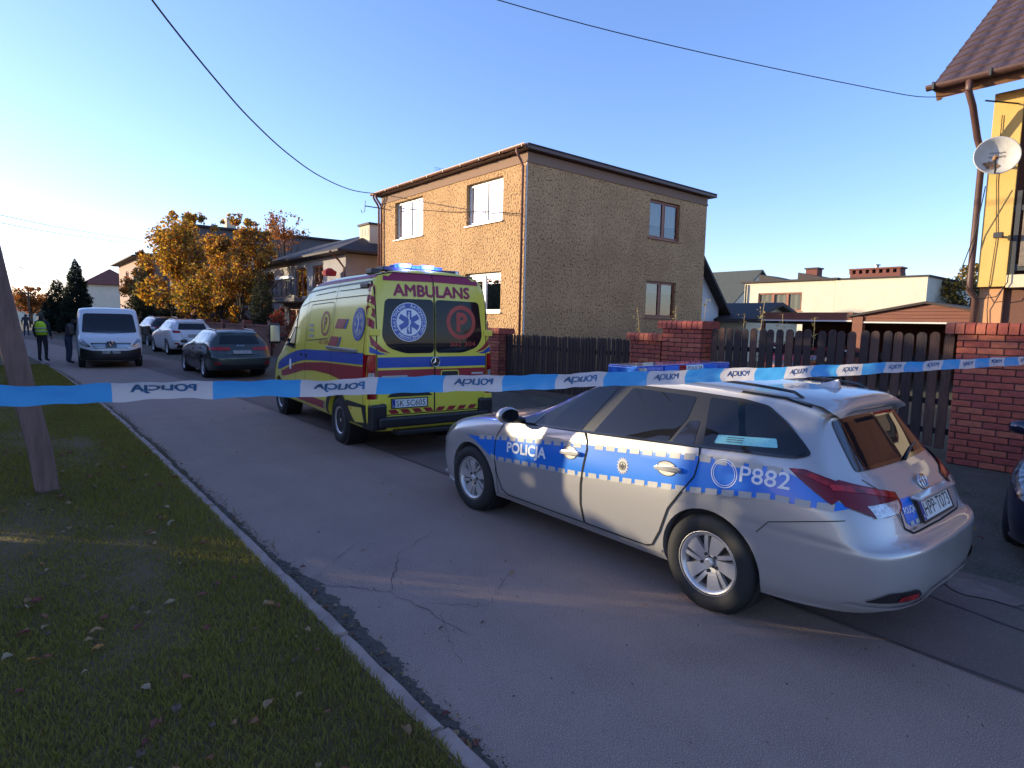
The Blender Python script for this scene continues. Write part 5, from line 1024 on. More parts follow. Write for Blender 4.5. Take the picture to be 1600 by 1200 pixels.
# ------------------------------------------------------------------ yellow house at the right edge
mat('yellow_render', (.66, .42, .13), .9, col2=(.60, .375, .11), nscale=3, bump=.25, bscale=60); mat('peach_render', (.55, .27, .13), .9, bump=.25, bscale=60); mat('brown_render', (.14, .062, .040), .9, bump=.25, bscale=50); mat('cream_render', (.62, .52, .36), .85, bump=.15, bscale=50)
mat('tile_brown', (.110, .066, .060), .55, col2=(.075, .045, .042), nscale=7, bump=.3, bscale=22, spec=.4); mat('soffit_wood', (.24, .12, .055), .6, col2=(.17, .08, .04), nscale=8, stretch=(1, 6, 1)); mat('grey_slat', (.22, .17, .13), .8, col2=(.15, .115, .09), nscale=9, bump=.3, bscale=40)
mat('dish_white', (.62, .58, .50), .5, col2=(.50, .45, .38), nscale=5); mat('rust', (.20, .075, .025), .9, col2=(.36, .22, .12), nscale=18)
def yellow_house():
    h = thing('yellow_house', 'yellow rendered house with dark tiled roof and loggia at the right edge', 'house', (12, 2.8, .26)); z = lambda a: a - .26
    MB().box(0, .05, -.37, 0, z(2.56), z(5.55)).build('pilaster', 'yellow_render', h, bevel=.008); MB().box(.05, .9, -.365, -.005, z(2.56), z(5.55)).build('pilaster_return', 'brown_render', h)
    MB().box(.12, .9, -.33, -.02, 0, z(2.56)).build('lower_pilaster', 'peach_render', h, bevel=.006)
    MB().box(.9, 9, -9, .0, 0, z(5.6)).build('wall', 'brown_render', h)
    MB().box(.0, .9, -9, -.37, z(2.54), z(2.74)).build('balcony_slab', 'cream_render', h, bevel=.01)
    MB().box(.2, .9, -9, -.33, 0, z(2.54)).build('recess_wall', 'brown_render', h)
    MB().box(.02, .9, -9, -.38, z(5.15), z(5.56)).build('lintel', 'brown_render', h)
    rl = MB(); rl.box(.03, .08, -3, -.38, z(3.72), z(3.80)); rl.box(.03, .09, -3, -.38, z(2.80), z(2.90)); rail = rl.build('balcony_rail', 'dark_metal', h)
    for k in range(14): MB().box(.0, .03, -.62 - k * .19, -.50 - k * .19, z(2.86), z(4.0)).build('balcony_slat', 'grey_slat', rail, bevel=.01)
    MB().box(.02, .08, -.46, -.40, z(2.74), z(4.02)).build('balcony_post', 'dark_metal', rail)
    # roof: rafters, soffit, tiles one by one
    a = math.atan2(8.1 - 5.74, 14.6 - 11.48); ex, ez = 11.42 - 12, z(5.72)
    c, s = math.cos(a), math.sin(a); M = Matrix(((c, 0, -s, ex), (0, 1, 0, 0), (s, 0, c, ez), (0, 0, 0, 1)))       # u up the slope, v along the eave, w off the roof
    r = MB().box(0, 6.5, -9, .66, -.14, -.03, M).build('roof', 'soffit_wood', h)
    MB().box(.0, 6.5, .60, .66, -.26, -.02, M).build('barge_board', 'soffit_wood', r)
    MB().box(.10, .95, -9, .59, -.20, -.16, M).build('soffit', 'soffit_wood', r)
    MB().box(-.02, .02, -9, .64, -.22, -.03, M).build('fascia', 'soffit_wood', r)
    L, W = .345, .30; prof = [(0, .0), (.06, .018), (.13, .022), (.20, .012), (.26, .0), (.30, .004)]
    vs = []
    for u, dz in ((-.02, .030), (L, .012), ): vs += [(u, v, dz + w) for v, w in prof]
    n = len(prof); tm = MB().add(vs + [(-.02, v, w - .004) for v, w in prof], [(i, n + i, n + i + 1, i + 1) for i in range(n - 1)] + [(i, i + 1, 2 * n + i + 1, 2 * n + i) for i in range(n - 1)]).mesh('roof_tile'); tm.materials.append(MATS['tile_brown'])
    for i in range(15):
        for j in range(9):
            o = link(bpy.data.objects.new('roof_tile', tm), r)
            o.matrix_local = M @ Matrix.Translation((i * L, .68 - (j + 1) * W, -.02)) @ Matrix.Rotation(random.uniform(-.008, .008), 4, 'X')
    MB().box(0, 6.4, -9, .68 - 9 * W, -.03, .0, M).build('roof_field', 'tile_brown', r)
    # gutter and downpipe
    g = MB(); pr = [(.07 * math.cos(t), -.07 * math.sin(t)) for t in np.linspace(0, PI, 8)] + [(.062 * math.cos(t), -.062 * math.sin(t)) for t in np.linspace(PI, 0, 8)]; k = len(pr); vv = []
    for y in (.74, -9): vv += [(ex - .08 + p, y, ez - .03 + q) for p, q in pr]
    g.add(vv, [(i, (i + 1) % k, k + (i + 1) % k, k + i) for i in range(k)] + [tuple(range(k)), tuple(range(k, 2 * k))]); g.build('gutter', 'roof_metal_brown', h)
    for y in (.62, -.10, -.5): MB().box(ex - .165, ex + .01, y, y + .03, ez - .11, ez + .0).build('gutter_bracket', 'dark_metal', h)
    MB().tube([(ex - .08, .18, ez - .06), (ex - .08, .18, ez - .24), (-.46, .16, ez - .42), (-.22, .12, z(4.86)), (-.03, .085, z(4.62)), (-.03, .085, z(2.66)), (-.02, .085, z(2.52)), (.08, .02, z(2.38)), (.08, .02, 0)], .048, 12).build('downpipe', 'roof_metal_brown', h, smooth=True)
    # cables looping down the pilaster
    MB().tube([(-.25, -.05, z(4.1)), (-.10, .06, z(3.4)), (-.12, .18, z(2.9)), (-.10, .16, z(2.6)), (-.06, -.02, z(2.36)), (-.04, -.28, z(2.40)), (-.04, -.40, z(2.62)), (-.03, -.40, z(3.3))], .008, 5).build('cable', 'cable_black', h, smooth=True)
    MB().tube([(-.02, -.12, z(5.2)), (-.02, -.13, z(4.2)), (-.02, -.20, z(3.3)), (-.02, -.17, z(2.6)), (.09, -.15, z(2.2)), (.1, -.2, z(1.7))], .006, 5).build('cable', 'cable_black', h, smooth=True)
    b = MB(); b.tube([(0, -.26, z(3.33)), (-.16, -.26, z(3.34))], .02, 6); b.box(-.22, -.12, -.31, -.2, z(3.30), z(3.38)); b.build('wall_bracket', 'dark_metal', h)
    MB().tube([(0, -.30, z(5.33)), (-.2, -.1, z(5.36)), (-.4, .02, z(5.36))], .012, 6).build('wire_hook', 'dark_metal', h)
yellow_house()
def dish():
    t = thing('satellite_dish', 'cream satellite dish with rust stains on the yellow house pilaster', 'satellite dish', (11.60, 2.63, 4.47))
    d = Vector((-.94, -.42, .18)).normalized(); q = d.to_track_quat('Z', 'Y').to_matrix().to_4x4()
    R = .28; prof = [(r, .11 * (r / R) ** 2) for r in np.linspace(.001, R, 12)] + [(R + .012, .112), (R + .012, .10), (R * .7, .04), (.001, -.012)]
    p = MB().lathe(prof, 40, 'z', q, closed=False).build('reflector', 'dish_white', t, smooth=True)
    up = Vector((0, 0, 1)); rt = d.cross(up).normalized() * -1; vv = d.cross(rt).normalized(); vv = vv if vv.z > 0 else -vv; rt = vv.cross(d).normalized()
    def on(u, v): r2 = u * u + v * v; return rt * u + vv * v + d * (.11 * r2 / R / R + .006)
    for txt, v0, w, hh in (('WIZJA', .05, .20, .034), ('PHILIPS', -.005, .20, .030)):
        v, f = text_geo(txt, w, hh, .01); MB().add([on(a - w / 2 + .02, v0 + b) for a, b in v], f).build('lettering', 'print_black', p, norm=False)
    n = 20; st = [on(-.05 + .10 * math.cos(2 * PI * k / n) * (1 + .25 * math.sin(5 * k)), -.12 + .07 * math.sin(2 * PI * k / n) * (1 + .2 * math.cos(3 * k))) for k in range(n)]
    MB().add(st, [tuple(range(n))]).build('rust_stain', 'rust', p)
    a = MB(); a.tube([on(-.02, -.27), on(-.05, -.30) + d * .15, on(-.08, -.16) + d * .32], .014, 6); a.build('feed_arm', 'dark_metal', t)
    MB().lathe([(.03, 0), (.035, .05), (.02, .11)], 12, 'z', Matrix.Translation(on(-.08, -.16) + d * .30) @ q).build('feed_horn', 'rust', t)
    MB().tube([(0, 0, -.02), (.2, .0, -.06), (.42, .05, -.06)], .022, 8).build('mount', 'dark_metal', t)
dish()

# ------------------------------------------------------------------ buildings behind the gate
mat('white_render', (.68, .60, .46), .9, col2=(.62, .54, .42), nscale=1.5, bump=.15, bscale=40); mat('siding_brown', (.20, .060, .030), .6, col2=(.15, .044, .024), nscale=5, stretch=(1, .3, 6), bump=.2); mat('roof_dark', (.045, .032, .030), .75, col2=(.035, .025, .024), nscale=6); mat('white_trim', (.62, .60, .58), .6); mat('stove_brick', (.20, .065, .045), .85, col2=(.14, .045, .035), nscale=20)
def carport():
    t = thing('carport', 'brown timber carport with a low boarded gable behind the gate', 'carport', (18, 5.2, .26)); z = lambda a: a - .26; y = lambda a: a - 5.2
    hts = np.linspace(2.08, 2.52, 6)
    for i in range(5):
        z0, z1 = hts[i], hts[i + 1]
        half0 = 1.72 * (1 - max(0, (z0 - 2.20)) / .36); half1 = 1.72 * (1 - max(0, (z1 - .02 - 2.20)) / .36); half1 = max(.05, half1)
        c0 = y(5.20); MB().add([(0, c0 - half0, z(z0)), (0, c0 + half0, z(z0)), (0, c0 + half1, z(z1) - .008), (0, c0 - half1, z(z1) - .008), (.03, c0 - half0, z(z0)), (.03, c0 + half0, z(z0)), (.03, c0 + half1, z(z1) - .008), (.03, c0 - half1, z(z1) - .008)], [(0, 1, 2, 3), (4, 7, 6, 5), (0, 4, 5, 1), (1, 5, 6, 2), (2, 6, 7, 3), (3, 7, 4, 0)]).build('gable_board', 'siding_brown', t)
    r = MB()
    for s in (1, -1): 
        r.add([(-.12, y(5.2), z(2.60)), (-.12, y(5.2) + s * 1.85, z(2.24)), (6, y(5.2) + s * 1.85, z(2.24)), (6, y(5.2), z(2.60)), (-.12, y(5.2), z(2.54)), (-.12, y(5.2) + s * 1.85, z(2.18)), (6, y(5.2) + s * 1.85, z(2.18)), (6, y(5.2), z(2.54))], [(0, 1, 2, 3), (4, 7, 6, 5), (0, 4, 5, 1), (1, 5, 6, 2)])
    r.build('roof', 'roof_dark', t)
    MB().box(-.03, -.0, y(3.4), y(6.92), z(2.03), z(2.07)).build('white_edge', 'white_trim', t)
    MB().box(-.05, .15, y(6.66), y(6.92), 0, z(2.2)).build('post', 'siding_brown', t); MB().box(-.05, .15, y(3.4), y(3.6), 0, z(2.2)).build('post', 'siding_brown', t)
    MB().box(0, 6, y(6.95), y(9.55), z(2.10), z(2.32)).build('canopy', 'siding_brown', t); MB().box(-.02, 0, y(6.95), y(9.55), z(2.06), z(2.10)).build('white_edge', 'white_trim', t)
    MB().box(.2, 6, y(9.5), y(11.2), z(2.02), z(2.12)).build('canopy', 'roof_dark', t)
    MB().box(5.8, 6, y(3.4), y(11), 0, z(2.1)).build('back_wall', 'brown_render', t); MB().box(0, .1, y(9.5), y(9.6), 0, z(2.1)).build('post', 'siding_brown', t)
carport()
def block_house(name, label, x0, x1, y0, y1, z1, wall, roof, wins_x=(), wins_y=(), over=.2, rt=.16, frame='brown_wood', z0=.26, hip=0, cat='house', group=None, depth=.12):
    t = thing(name, label, cat, (x0, y0, z0), group=group); mb = MB()
    wall_panel(mb, (0, 0, 0), (0, 1, 0), (-1, 0, 0), y1 - y0, 0, z1 - z0, [(a - y0, b - y0, c - z0, d - z0) for a, b, c, d in wins_x], depth); wall_panel(mb, (0, 0, 0), (1, 0, 0), (0, -1, 0), x1 - x0, 0, z1 - z0, [(a - x0, b - x0, c - z0, d - z0) for a, b, c, d in wins_y], depth)
    mb.box(x1 - x0 - .02, x1 - x0, 0, y1 - y0, 0, z1 - z0); mb.box(0, x1 - x0, y1 - y0 - .02, y1 - y0, 0, z1 - z0); mb.build('wall', wall, t)
    for w in wins_x: window(t, (0, 0, 0), (0, 1, 0), (-1, 0, 0), w[0] - y0, w[1] - y0, w[2] - z0, w[3] - z0, MATS[frame], depth * .8, splits=((.33, .66) if w[1] - w[0] > 2 else (.5,)), cseed=w[0])
    for w in wins_y: window(t, (0, 0, 0), (1, 0, 0), (0, -1, 0), w[0] - x0, w[1] - x0, w[2] - z0, w[3] - z0, MATS[frame], depth * .8, cseed=w[0])
    X, Y, H = x1 - x0, y1 - y0, z1 - z0
    if hip:
        r = MB(); a = over; m = min(X, Y) / 2 * .9
        r.add([(-a, -a, H), (X + a, -a, H), (X + a, Y + a, H), (-a, Y + a, H), (X / 2, m, H + hip), (X / 2, Y - m, H + hip)], [(0, 1, 4), (1, 2, 5, 4), (2, 3, 5), (3, 0, 4, 5), (3, 2, 1, 0)]); rf = r.build('roof', roof, t)
        MB().box(-a, X + a, -a, Y + a, H - .1, H - .002).build('fascia', roof, t)
    else: rf = MB().box(-over, X + over, -over, Y + over, H, H + rt).build('roof', roof, t, bevel=.01)
    return t, rf
wt, wr = block_house('white_house', 'cream flat-roofed house with a wide brown window beyond the carport', 40, 52, 16.6, 22.75, 4.96, 'white_render', 'roof_dark', wins_x=((18.64, 21.67, 3.02, 4.24),), over=.2, rt=.13)
MB().box(-.02, 12, -5.0, -.02, -.0, 4.68).build('annex_wall', 'white_render', wt); MB().box(-.10, 12.05, -5.1, -.0, 4.68, 4.78).build('annex_roof', 'roof_dark', wr)
ch = MB().box(1.3, 2.05, 1.75, 2.5, 4.7, 5.58).build('chimney', 'stove_brick', wr); MB().box(1.22, 2.13, 1.67, 2.58, 5.58, 5.67).build('cap', 'roof_dark', ch)
ch = MB(); ch.box(1.6, 2.5, -3.07, -.2, 4.6, 5.14)
for k in range(8): ch.box(1.6, 2.5, -3.04 + k * .387, -2.85 + k * .387, 5.14, 5.38)
ch.box(1.54, 2.56, -3.13, -.13, 5.38, 5.48); ch = ch.build('chimney', 'stove_brick', wr); MB().lathe([(.12, 0), (.12, .16), (.21, .18), (.21, .22), (0, .26)], 12, 'z', Matrix.Translation((2.0, -1.6, 5.48))).build('cowl', 'galvanised', ch)
for a in (5.2, 2.5): MB().add([(.2, a, 4.78), (.2, a - 2.2, 4.78), (.2, a, 5.30), (3, a, 4.78), (3, a - 2.2, 4.78), (3, a, 5.30)], [(0, 1, 2), (3, 5, 4), (0, 2, 5, 3), (1, 4, 5, 2)]).build('roof_wedge', 'roof_dark', wr)
MB().tube([(-.13, 5.95, 4.6), (-.10, 5.95, 0)], .06, 8).build('downpipe', 'dark_metal', wt)
def gable_house(name, label, x0, x1, y0, y1, ze, zr, wall, roof, z0=.26):
    t = thing(name, label, 'house', (x0, y0, z0)); X, Y, E, R = x1 - x0, y1 - y0, ze - z0, zr - z0
    MB().add([(0, 0, 0), (X, 0, 0), (X, 0, E), (X / 2, 0, R), (0, 0, E), (0, Y, 0), (X, Y, 0), (X, Y, E), (X / 2, Y, R), (0, Y, E)], [(0, 1, 2, 3, 4), (9, 8, 7, 6, 5), (0, 4, 9, 5), (1, 6, 7, 2), (0, 5, 6, 1)]).build('wall', wall, t)
    k = (R - E) / (X / 2); o = .45
    for s in (0, 1):
        xa = -o if s == 0 else X + o; M = [(xa, -o, E - k * o), (X / 2, -o, R + .02), (X / 2, Y + o, R + .02), (xa, Y + o, E - k * o)]
        MB().add(M + [(a, b, c + .16) for a, b, c in M], [(0, 1, 2, 3), (7, 6, 5, 4), (0, 4, 5, 1), (3, 2, 6, 7), (0, 3, 7, 4), (1, 5, 6, 2)]).build('roof', roof, t)
    return t
mat('roof_green', (.10, .105, .085), .7, col2=(.075, .08, .065), nscale=5)
gable_house('gabled_house', 'white gabled house with steep dark roof half hidden behind the brown house', 21.4, 25.9, 16.0, 23, 2.75, 5.0, 'white_trim', 'roof_dark')
gable_house('gabled_house', 'distant house with grey roof seen left of the cream house', 52, 62, 31, 40, 4.0, 7.4, 'white_render', 'roof_green')
gable_house('outbuilding', 'low dark shed roof beyond the fence between two houses', 26, 31, 14.6, 17.5, 2.2, 2.9, 'cream_render', 'roof_dark')

# ------------------------------------------------------------------ houses further down the street
mat('grey_render', (.34, .31, .31), .9, col2=(.29, .265, .265), nscale=2, bump=.15, bscale=40); mat('pink_render', (.40, .27, .21), .9, bump=.2, bscale=40); mat('dark_render', (.115, .10, .105), .9, bump=.2, bscale=30); mat('flower_red', (.35, .02, .03), .8)
gt, gr = block_house('grey_house', 'grey rendered house with wrought-iron balcony behind the golden trees', 12, 17, 26.9, 38.8, 5.0, 'grey_render', 'roof_dark', wins_x=((29.6, 31.0, 2.9, 4.55), (31.8, 33.6, 2.9, 4.55), (32.6, 34.6, .9, 2.4)), over=.7, hip=1.3)
MB().box(-1.3, 0, 3.2, 8.9, 2.42, 2.60).build('balcony_slab', 'dark_render', gt)
bl = MB(); bl.box(-1.3, -1.26, 3.2, 8.9, 3.52, 3.58); bl.box(-1.3, -1.26, 3.2, 8.9, 2.68, 2.72)
bl = bl.build('balcony_rail', 'dark_metal', gt)
for k in range(38): MB().tube([(-1.28, 3.25 + k * .15, 2.70), (-1.28 - .05 * math.sin(k * 1.3), 3.25 + k * .15 + .04, 3.1), (-1.28, 3.25 + k * .15, 3.54)], .014, 4).build('baluster', 'dark_metal', bl)
MB().box(-1.42, -1.2, 3.6, 5.6, 3.55, 3.68).build('flower_box', 'white_trim', bl)
MB().lathe([(.3, 0), (.34, .2), (.1, .35)], 10, 'z', Matrix.Translation((-.5, .7, 3.6))).build('hanging_basket', 'flower_red', gt)
ch = MB().box(1.5, 2.3, .6, 1.7, 4.6, 6.2).build('chimney', 'cream_render', gr); MB().box(1.42, 2.38, .52, 1.78, 6.2, 6.3).build('cap', 'roof_dark', ch)
for k in range(3): MB().box(1.49, 1.52, .72 + k * .32, .88 + k * .32, 5.7, 6.05).build('flue', 'print_black', ch)
MB().tube([(-.75, 0.1, 4.7), (-.3, .1, 4.3), (-.06, .1, 4.0), (-.06, .1, 0)], .05, 8).build('downpipe', 'copper_brown', gt)
block_house('pink_house', 'plain pinkish flat-roofed block left of the brown house', 15, 18, 25.2, 36, 6.05, 'pink_render', 'roof_dark', wins_x=((26.2, 27.6, 3.5, 5.0),), over=.15)
dt, dr = block_house('dark_house', 'long dark flat-roofed building rising behind the golden trees', 10.5, 26, 52, 64, 8.7, 'dark_render', 'roof_dark', wins_y=((14, 16, 5.5, 7),), over=.3)
for a in (3.0, 6.5): MB().box(a, a + .7, 1, 1.7, 8.4, 9.5).build('chimney', 'cream_render', dr)
block_house('peach_house', 'peach house with dark eaves at far left of the golden trees', 8.6, 18, 62, 76, 7.0, 'pink_render', 'roof_dark', wins_x=((64, 66, 4.6, 6.1), (69, 71, 4.6, 6.1)), over=.7, hip=1.2)
block_house('far_house', 'small pale house far down the street beside the conifers', 7.2, 13, 96, 106, 5.8, 'white_render', 'stove_brick', over=.5, hip=2.2)
block_house('far_house', 'low house at the end of the street under the sunset sky', -4, 3, 150, 160, 3.5, 'white_render', 'roof_dark', over=.5, hip=2.0)
gable_house('garden_shed', 'small shed with red roof behind the parked black SUV', 9.2, 12.0, 44, 48, 2.0, 3.3, 'dark_render', 'stove_brick')
t = thing('garden_wall', 'long brown garden wall behind the parked white SUV', 'wall', (8.2, 22, .2)); MB().box(0, .2, 0, 30, 0, 1.25).build('wall', 'brown_render', t); MB().box(-.04, .24, 0, 30, 1.25, 1.32).build('coping', 'stove_brick', t)
for k in range(9): MB().box(-.08, .28, k * 3.7, k * 3.7 + .35, 0, 1.5).build('pier', 'stove_brick', t)
# horizon wood
def far_wood():
    mb = MB(); vs = []; n = 240
    for i in range(n + 1):
        x = -260 + i * 4.6; y = 420 + 30 * math.sin(i * .05); hgt = 8 + 3.5 * mnoise.noise((i * .13, 0, 0)) + 2.2 * mnoise.noise((i * .61, 5, 0)) + 1.2 * mnoise.noise((i * 1.7, 9, 0))
        vs += [(x, y, -1), (x, y + 4, hgt * .7), (x, y + 9, hgt)]
    mb.add(vs, [(3 * i + j, 3 * i + 3 + j, 3 * i + 4 + j, 3 * i + 1 + j) for i in range(n) for j in range(2)]); mat('far_foliage', (.05, .048, .03), .95, col2=(.035, .04, .025), nscale=.2)
    tag(mb.build('distant_wood', 'far_foliage'), 'dark line of distant woodland on the horizon', 'woodland', kind='stuff')
far_wood()
# ------------------------------------------------------------------ trees, hedges, grass, leaves
mat('bark', (.07, .05, .038), .95, col2=(.045, .034, .028), nscale=9, bump=.6, bscale=20)
mat('leaf_gold', (.50, .27, .03), .7, col2=(.36, .17, .02), nscale=1.6, transl=(.75, .40, .03)); mat('leaf_orange', (.27, .10, .025), .7, col2=(.18, .075, .02), nscale=1.6, transl=(.40, .13, .02)); mat('leaf_olive', (.10, .085, .025), .7, col2=(.06, .06, .02), nscale=1.6, transl=(.14, .12, .02))
mat('leaf_conifer', (.020, .030, .016), .8, col2=(.030, .036, .018), nscale=2, transl=(.03, .035, .015)); mat('leaf_hedge', (.035, .048, .020), .8, col2=(.05, .058, .02), nscale=2, transl=(.04, .05, .015)); mat('leaf_red', (.24, .035, .025), .75, col2=(.15, .025, .02), nscale=2, transl=(.35, .05, .03))
def leaf_cloud(name, centers, sizes, m, parent, seed=0, aspect=.6):
    """every leaf a small folded diamond: 4 corners, 2 triangles"""
    r = np.random.default_rng(seed); n = len(centers); C = np.asarray(centers)
    a = r.normal(size=(n, 3)); a /= np.linalg.norm(a, axis=1)[:, None]; b = r.normal(size=(n, 3)); b -= a * (a * b).sum(1)[:, None]; b /= np.linalg.norm(b, axis=1)[:, None]; nn = np.cross(a, b)
    s = np.asarray(sizes)[:, None]
    V = np.stack([C - a * s * .5, C + b * s * aspect * .5 + nn * s * .08, C + a * s * .5, C - b * s * aspect * .5 + nn * s * .08], 1).reshape(-1, 3)
    idx = (np.arange(n)[:, None] * 4 + np.array([0, 1, 2, 0, 2, 3])[None]).ravel()
    return obj(name, arrays_mesh(name, V, 3, idx), m, parent)
def crown_points(r, n, clumps, clump_r, rng):
    w = np.asarray(clump_r) ** 1.8; k = rng.choice(len(clumps), n, p=w / w.sum()); d = rng.normal(size=(n, 3)); d /= np.linalg.norm(d, axis=1)[:, None]
    rad = rng.random(n) ** .45
    return np.asarray(clumps)[k] + d * rad[:, None] * np.asarray(clump_r)[k][:, None]
def broad_tree(name, label, x, y, h, rx, rz, zc, leaves, mats, seed, group=None, leaf=.16, z0=.26, trunk=.14, nclump=46, cat='tree'):
    rng = np.random.default_rng(seed); t = thing(name, label, cat, (x, y, z0), group=group)
    cl = []; cr = []
    for i in range(nclump):
        d = rng.normal(size=3); d /= np.linalg.norm(d); q = rng.random() ** .4
        cl.append((d[0] * rx * q, d[1] * rx * q, zc - z0 + d[2] * rz * q)); cr.append(rng.uniform(.16, .34) * rx)
    for i in range(12):
        a = rng.random() * 2 * PI; q = rng.random() * .7; cl.append((math.cos(a) * rx * q, math.sin(a) * rx * q, zc - z0 + rz * (1.02 - .35 * q * q) + rng.uniform(-.1, .3) * rz * .35)); cr.append(rng.uniform(.06, .13) * rx)
    tb = MB(); tb.tube([(0, 0, -.1), (.05, .02, (zc - z0) * .4), (0, .05, zc - z0), (.04, 0, zc - z0 + rz * .8)], trunk, 8, trunk * .25)
    tr = tb.build('trunk', 'bark', t, smooth=True)
    for i in range(0, nclump, 3):
        c = Vector(cl[i]); MB().tube([(0, 0, max(.4, (c.z) * .45)), tuple(c * .5 + Vector((0, 0, c.z * .22))), tuple(c)], trunk * .34, 5, .012).build('branch', 'bark', tr)
    P = crown_points(rx, leaves, cl, cr, rng); ks = rng.integers(0, 100, leaves)
    cr_ = None; tot = 0
    for j, (m, share) in enumerate(mats):
        sel = (ks >= tot) & (ks < tot + share); tot += share
        if cr_ is None: cr_ = leaf_cloud('crown', P[sel], rng.uniform(.7, 1.3, sel.sum()) * leaf, m, t, seed + j)
        else: leaf_cloud('foliage', P[sel], rng.uniform(.7, 1.3, sel.sum()) * leaf, m, cr_, seed + j)
    return t
G = 'autumn trees behind the garden wall'
broad_tree('golden_tree', 'tall golden autumn tree glowing in the sun left of the grey house', 8.7, 44, 8.6, 3.0, 3.1, 4.9, 15000, (('leaf_gold', 48), ('leaf_orange', 27), ('leaf_olive', 25)), 3, G, .20)
broad_tree('golden_tree', 'brownish autumn tree right beside the grey house balcony', 9.55, 35, 7.2, 1.85, 2.6, 4.4, 10000, (('leaf_orange', 45), ('leaf_gold', 30), ('leaf_olive', 25)), 8, G, .17)
broad_tree('golden_tree', 'lower golden shrub-like tree between the two taller autumn trees', 9.6, 39.5, 5, 2.3, 2.0, 3.0, 9000, (('leaf_gold', 45), ('leaf_olive', 35), ('leaf_orange', 20)), 9, G, .17)
broad_tree('red_tree', 'reddish autumn tree in front of the peach house', 8.2, 57.5, 6, 1.5, 2.4, 4.3, 5000, (('leaf_orange', 75), ('leaf_olive', 25)), 21, None, .2)
broad_tree('small_tree', 'thin reddish treetop above the grey house roof', 15, 44, 8, 1.5, 1.4, 7.8, 1500, (('leaf_orange', 100),), 31, None, .17)
broad_tree('round_tree', 'round olive tree between the cream house and the yellow house', 44, 10.4, 6, 2.1, 1.95, 3.6, 5000, (('leaf_olive', 70), ('leaf_gold', 30)), 41, None, .2)
broad_tree('orange_tree', 'small round orange tree at the far end of the street', 1.6, 105, 4.5, 2.3, 1.7, 3.4, 2500, (('leaf_orange', 80), ('leaf_olive', 20)), 51, None, .35)
broad_tree('shrub', 'red-leaved shrub at the garden corner beside the grey house', 8.5, 25.4, 1.9, .85, .75, 1.35, 5000, (('leaf_red', 75), ('leaf_olive', 25)), 61, None, .09, trunk=.04, nclump=26, cat='shrub')
broad_tree('shrub', 'low dark red hedge plant behind the dark green estate car', 8.4, 22.6, 1.4, .8, .6, 1.1, 4000, (('leaf_red', 60), ('leaf_olive', 40)), 62, None, .08, trunk=.04, nclump=26, cat='shrub')
def conifer(name, label, x, y, h, r, n, seed, z0=.2, leaf=.16, cat='tree', m='leaf_conifer', power=.8):
    rng = np.random.default_rng(seed); t = thing(name, label, cat, (x, y, z0))
    MB().tube([(0, 0, -.1), (0, 0, h * .9)], .12, 8, .02).build('trunk', 'bark', t)
    q = rng.random(n); z = h * (1 - np.sqrt(q) * .97); a = rng.random(n) * 2 * PI
    rr = r * (1 - z / h) ** power * (rng.random(n) ** .3) * (1 + .22 * np.sin(z * 5.1 + a * 3) + .12 * rng.normal(size=n)) + .03
    leaf_cloud('crown', np.stack([rr * np.cos(a), rr * np.sin(a), z], 1), rng.uniform(.7, 1.4, n) * leaf, m, t, seed, .35); return t
conifer('conifer', 'tall dark conical thuja beyond the white van', 3.85, 60, 6.0, 1.25, 16000, 71, leaf=.20, power=.70)
conifer('conifer', 'shorter loose conifer left of the tall dark thuja', 2.75, 64, 4.6, 1.25, 5000, 72, leaf=.26, power=.6)
conifer('thuja', 'narrow dark green thuja column in front of the brownish autumn tree', 9.3, 30.6, 4.0, .62, 5000, 73, leaf=.14, power=.35)
conifer('thuja', 'dark bushy conifer beside the golden tree near the peach house', 7.0, 50, 5.2, 1.2, 6000, 74, leaf=.2, power=.5)
conifer('thuja', 'dark conifer between black SUV and golden tree', 8.5, 47.5, 3.6, 1.3, 5000, 75, leaf=.2, power=.4)
def hedge(name, label, x0, x1, y0, y1, h, seed, n, z0=.07, cat='hedge'):
    rng = np.random.default_rng(seed); t = thing(name, label, cat, ((x0 + x1) / 2, (y0 + y1) / 2, z0)); X, Y = (x1 - x0) / 2, (y1 - y0) / 2
    ns = max(2, int((y1 - y0) / .5)); mb = MB(); mb.box(-X + .12, X - .12, -Y + .05, Y - .05, 0, h - .15); mb.build('branches', 'leaf_conifer', t)
    f = rng.integers(0, 5, n); p = np.stack([rng.uniform(-X, X, n), rng.uniform(-Y, Y, n), rng.uniform(.05, h, n)], 1); w = rng.normal(0, .06, n)
    p[f == 0, 0] = -X + w[f == 0]; p[f >= 3, 0] = X + w[f >= 3]; p[f == 1, 2] = h + .35 * w[f == 1] + .22 * np.abs(rng.normal(size=(f == 1).sum())) * (np.sin(p[f == 1, 1] * 3) > .0); e = f == 2; p[e, 1] = np.sign(rng.random(e.sum()) - .5) * Y + w[e]
    leaf_cloud('crown', p, rng.uniform(.7, 1.4, n) * .22, 'leaf_hedge', t, seed); return t
HG = 'unseen hedges added left of the street to shade it'
CA, SA = math.cos(-SUN_AZ), math.sin(-SUN_AZ); across = lambda x, y: x * CA + y * SA; at_y = lambda c, x: (c - x * CA) / SA
c_lo, c_hi = across(3.34, 2.35), across(3.34, 4.05); ya, yb = at_y(c_lo - .34, -4), at_y(c_hi, -5)
hedge('hedge', 'unseen tall hedge added to shade the street, the one nearest the camera', -5, -4, 5.5, ya, 4.9, 81, 9000)  # added out of view to throw shade over the street
hedge('hedge', 'unseen tall hedge added to shade the street, the one further along', -5, -4, yb, 78, 4.9, 82, 20000)  # second added blocker, shading the street further along
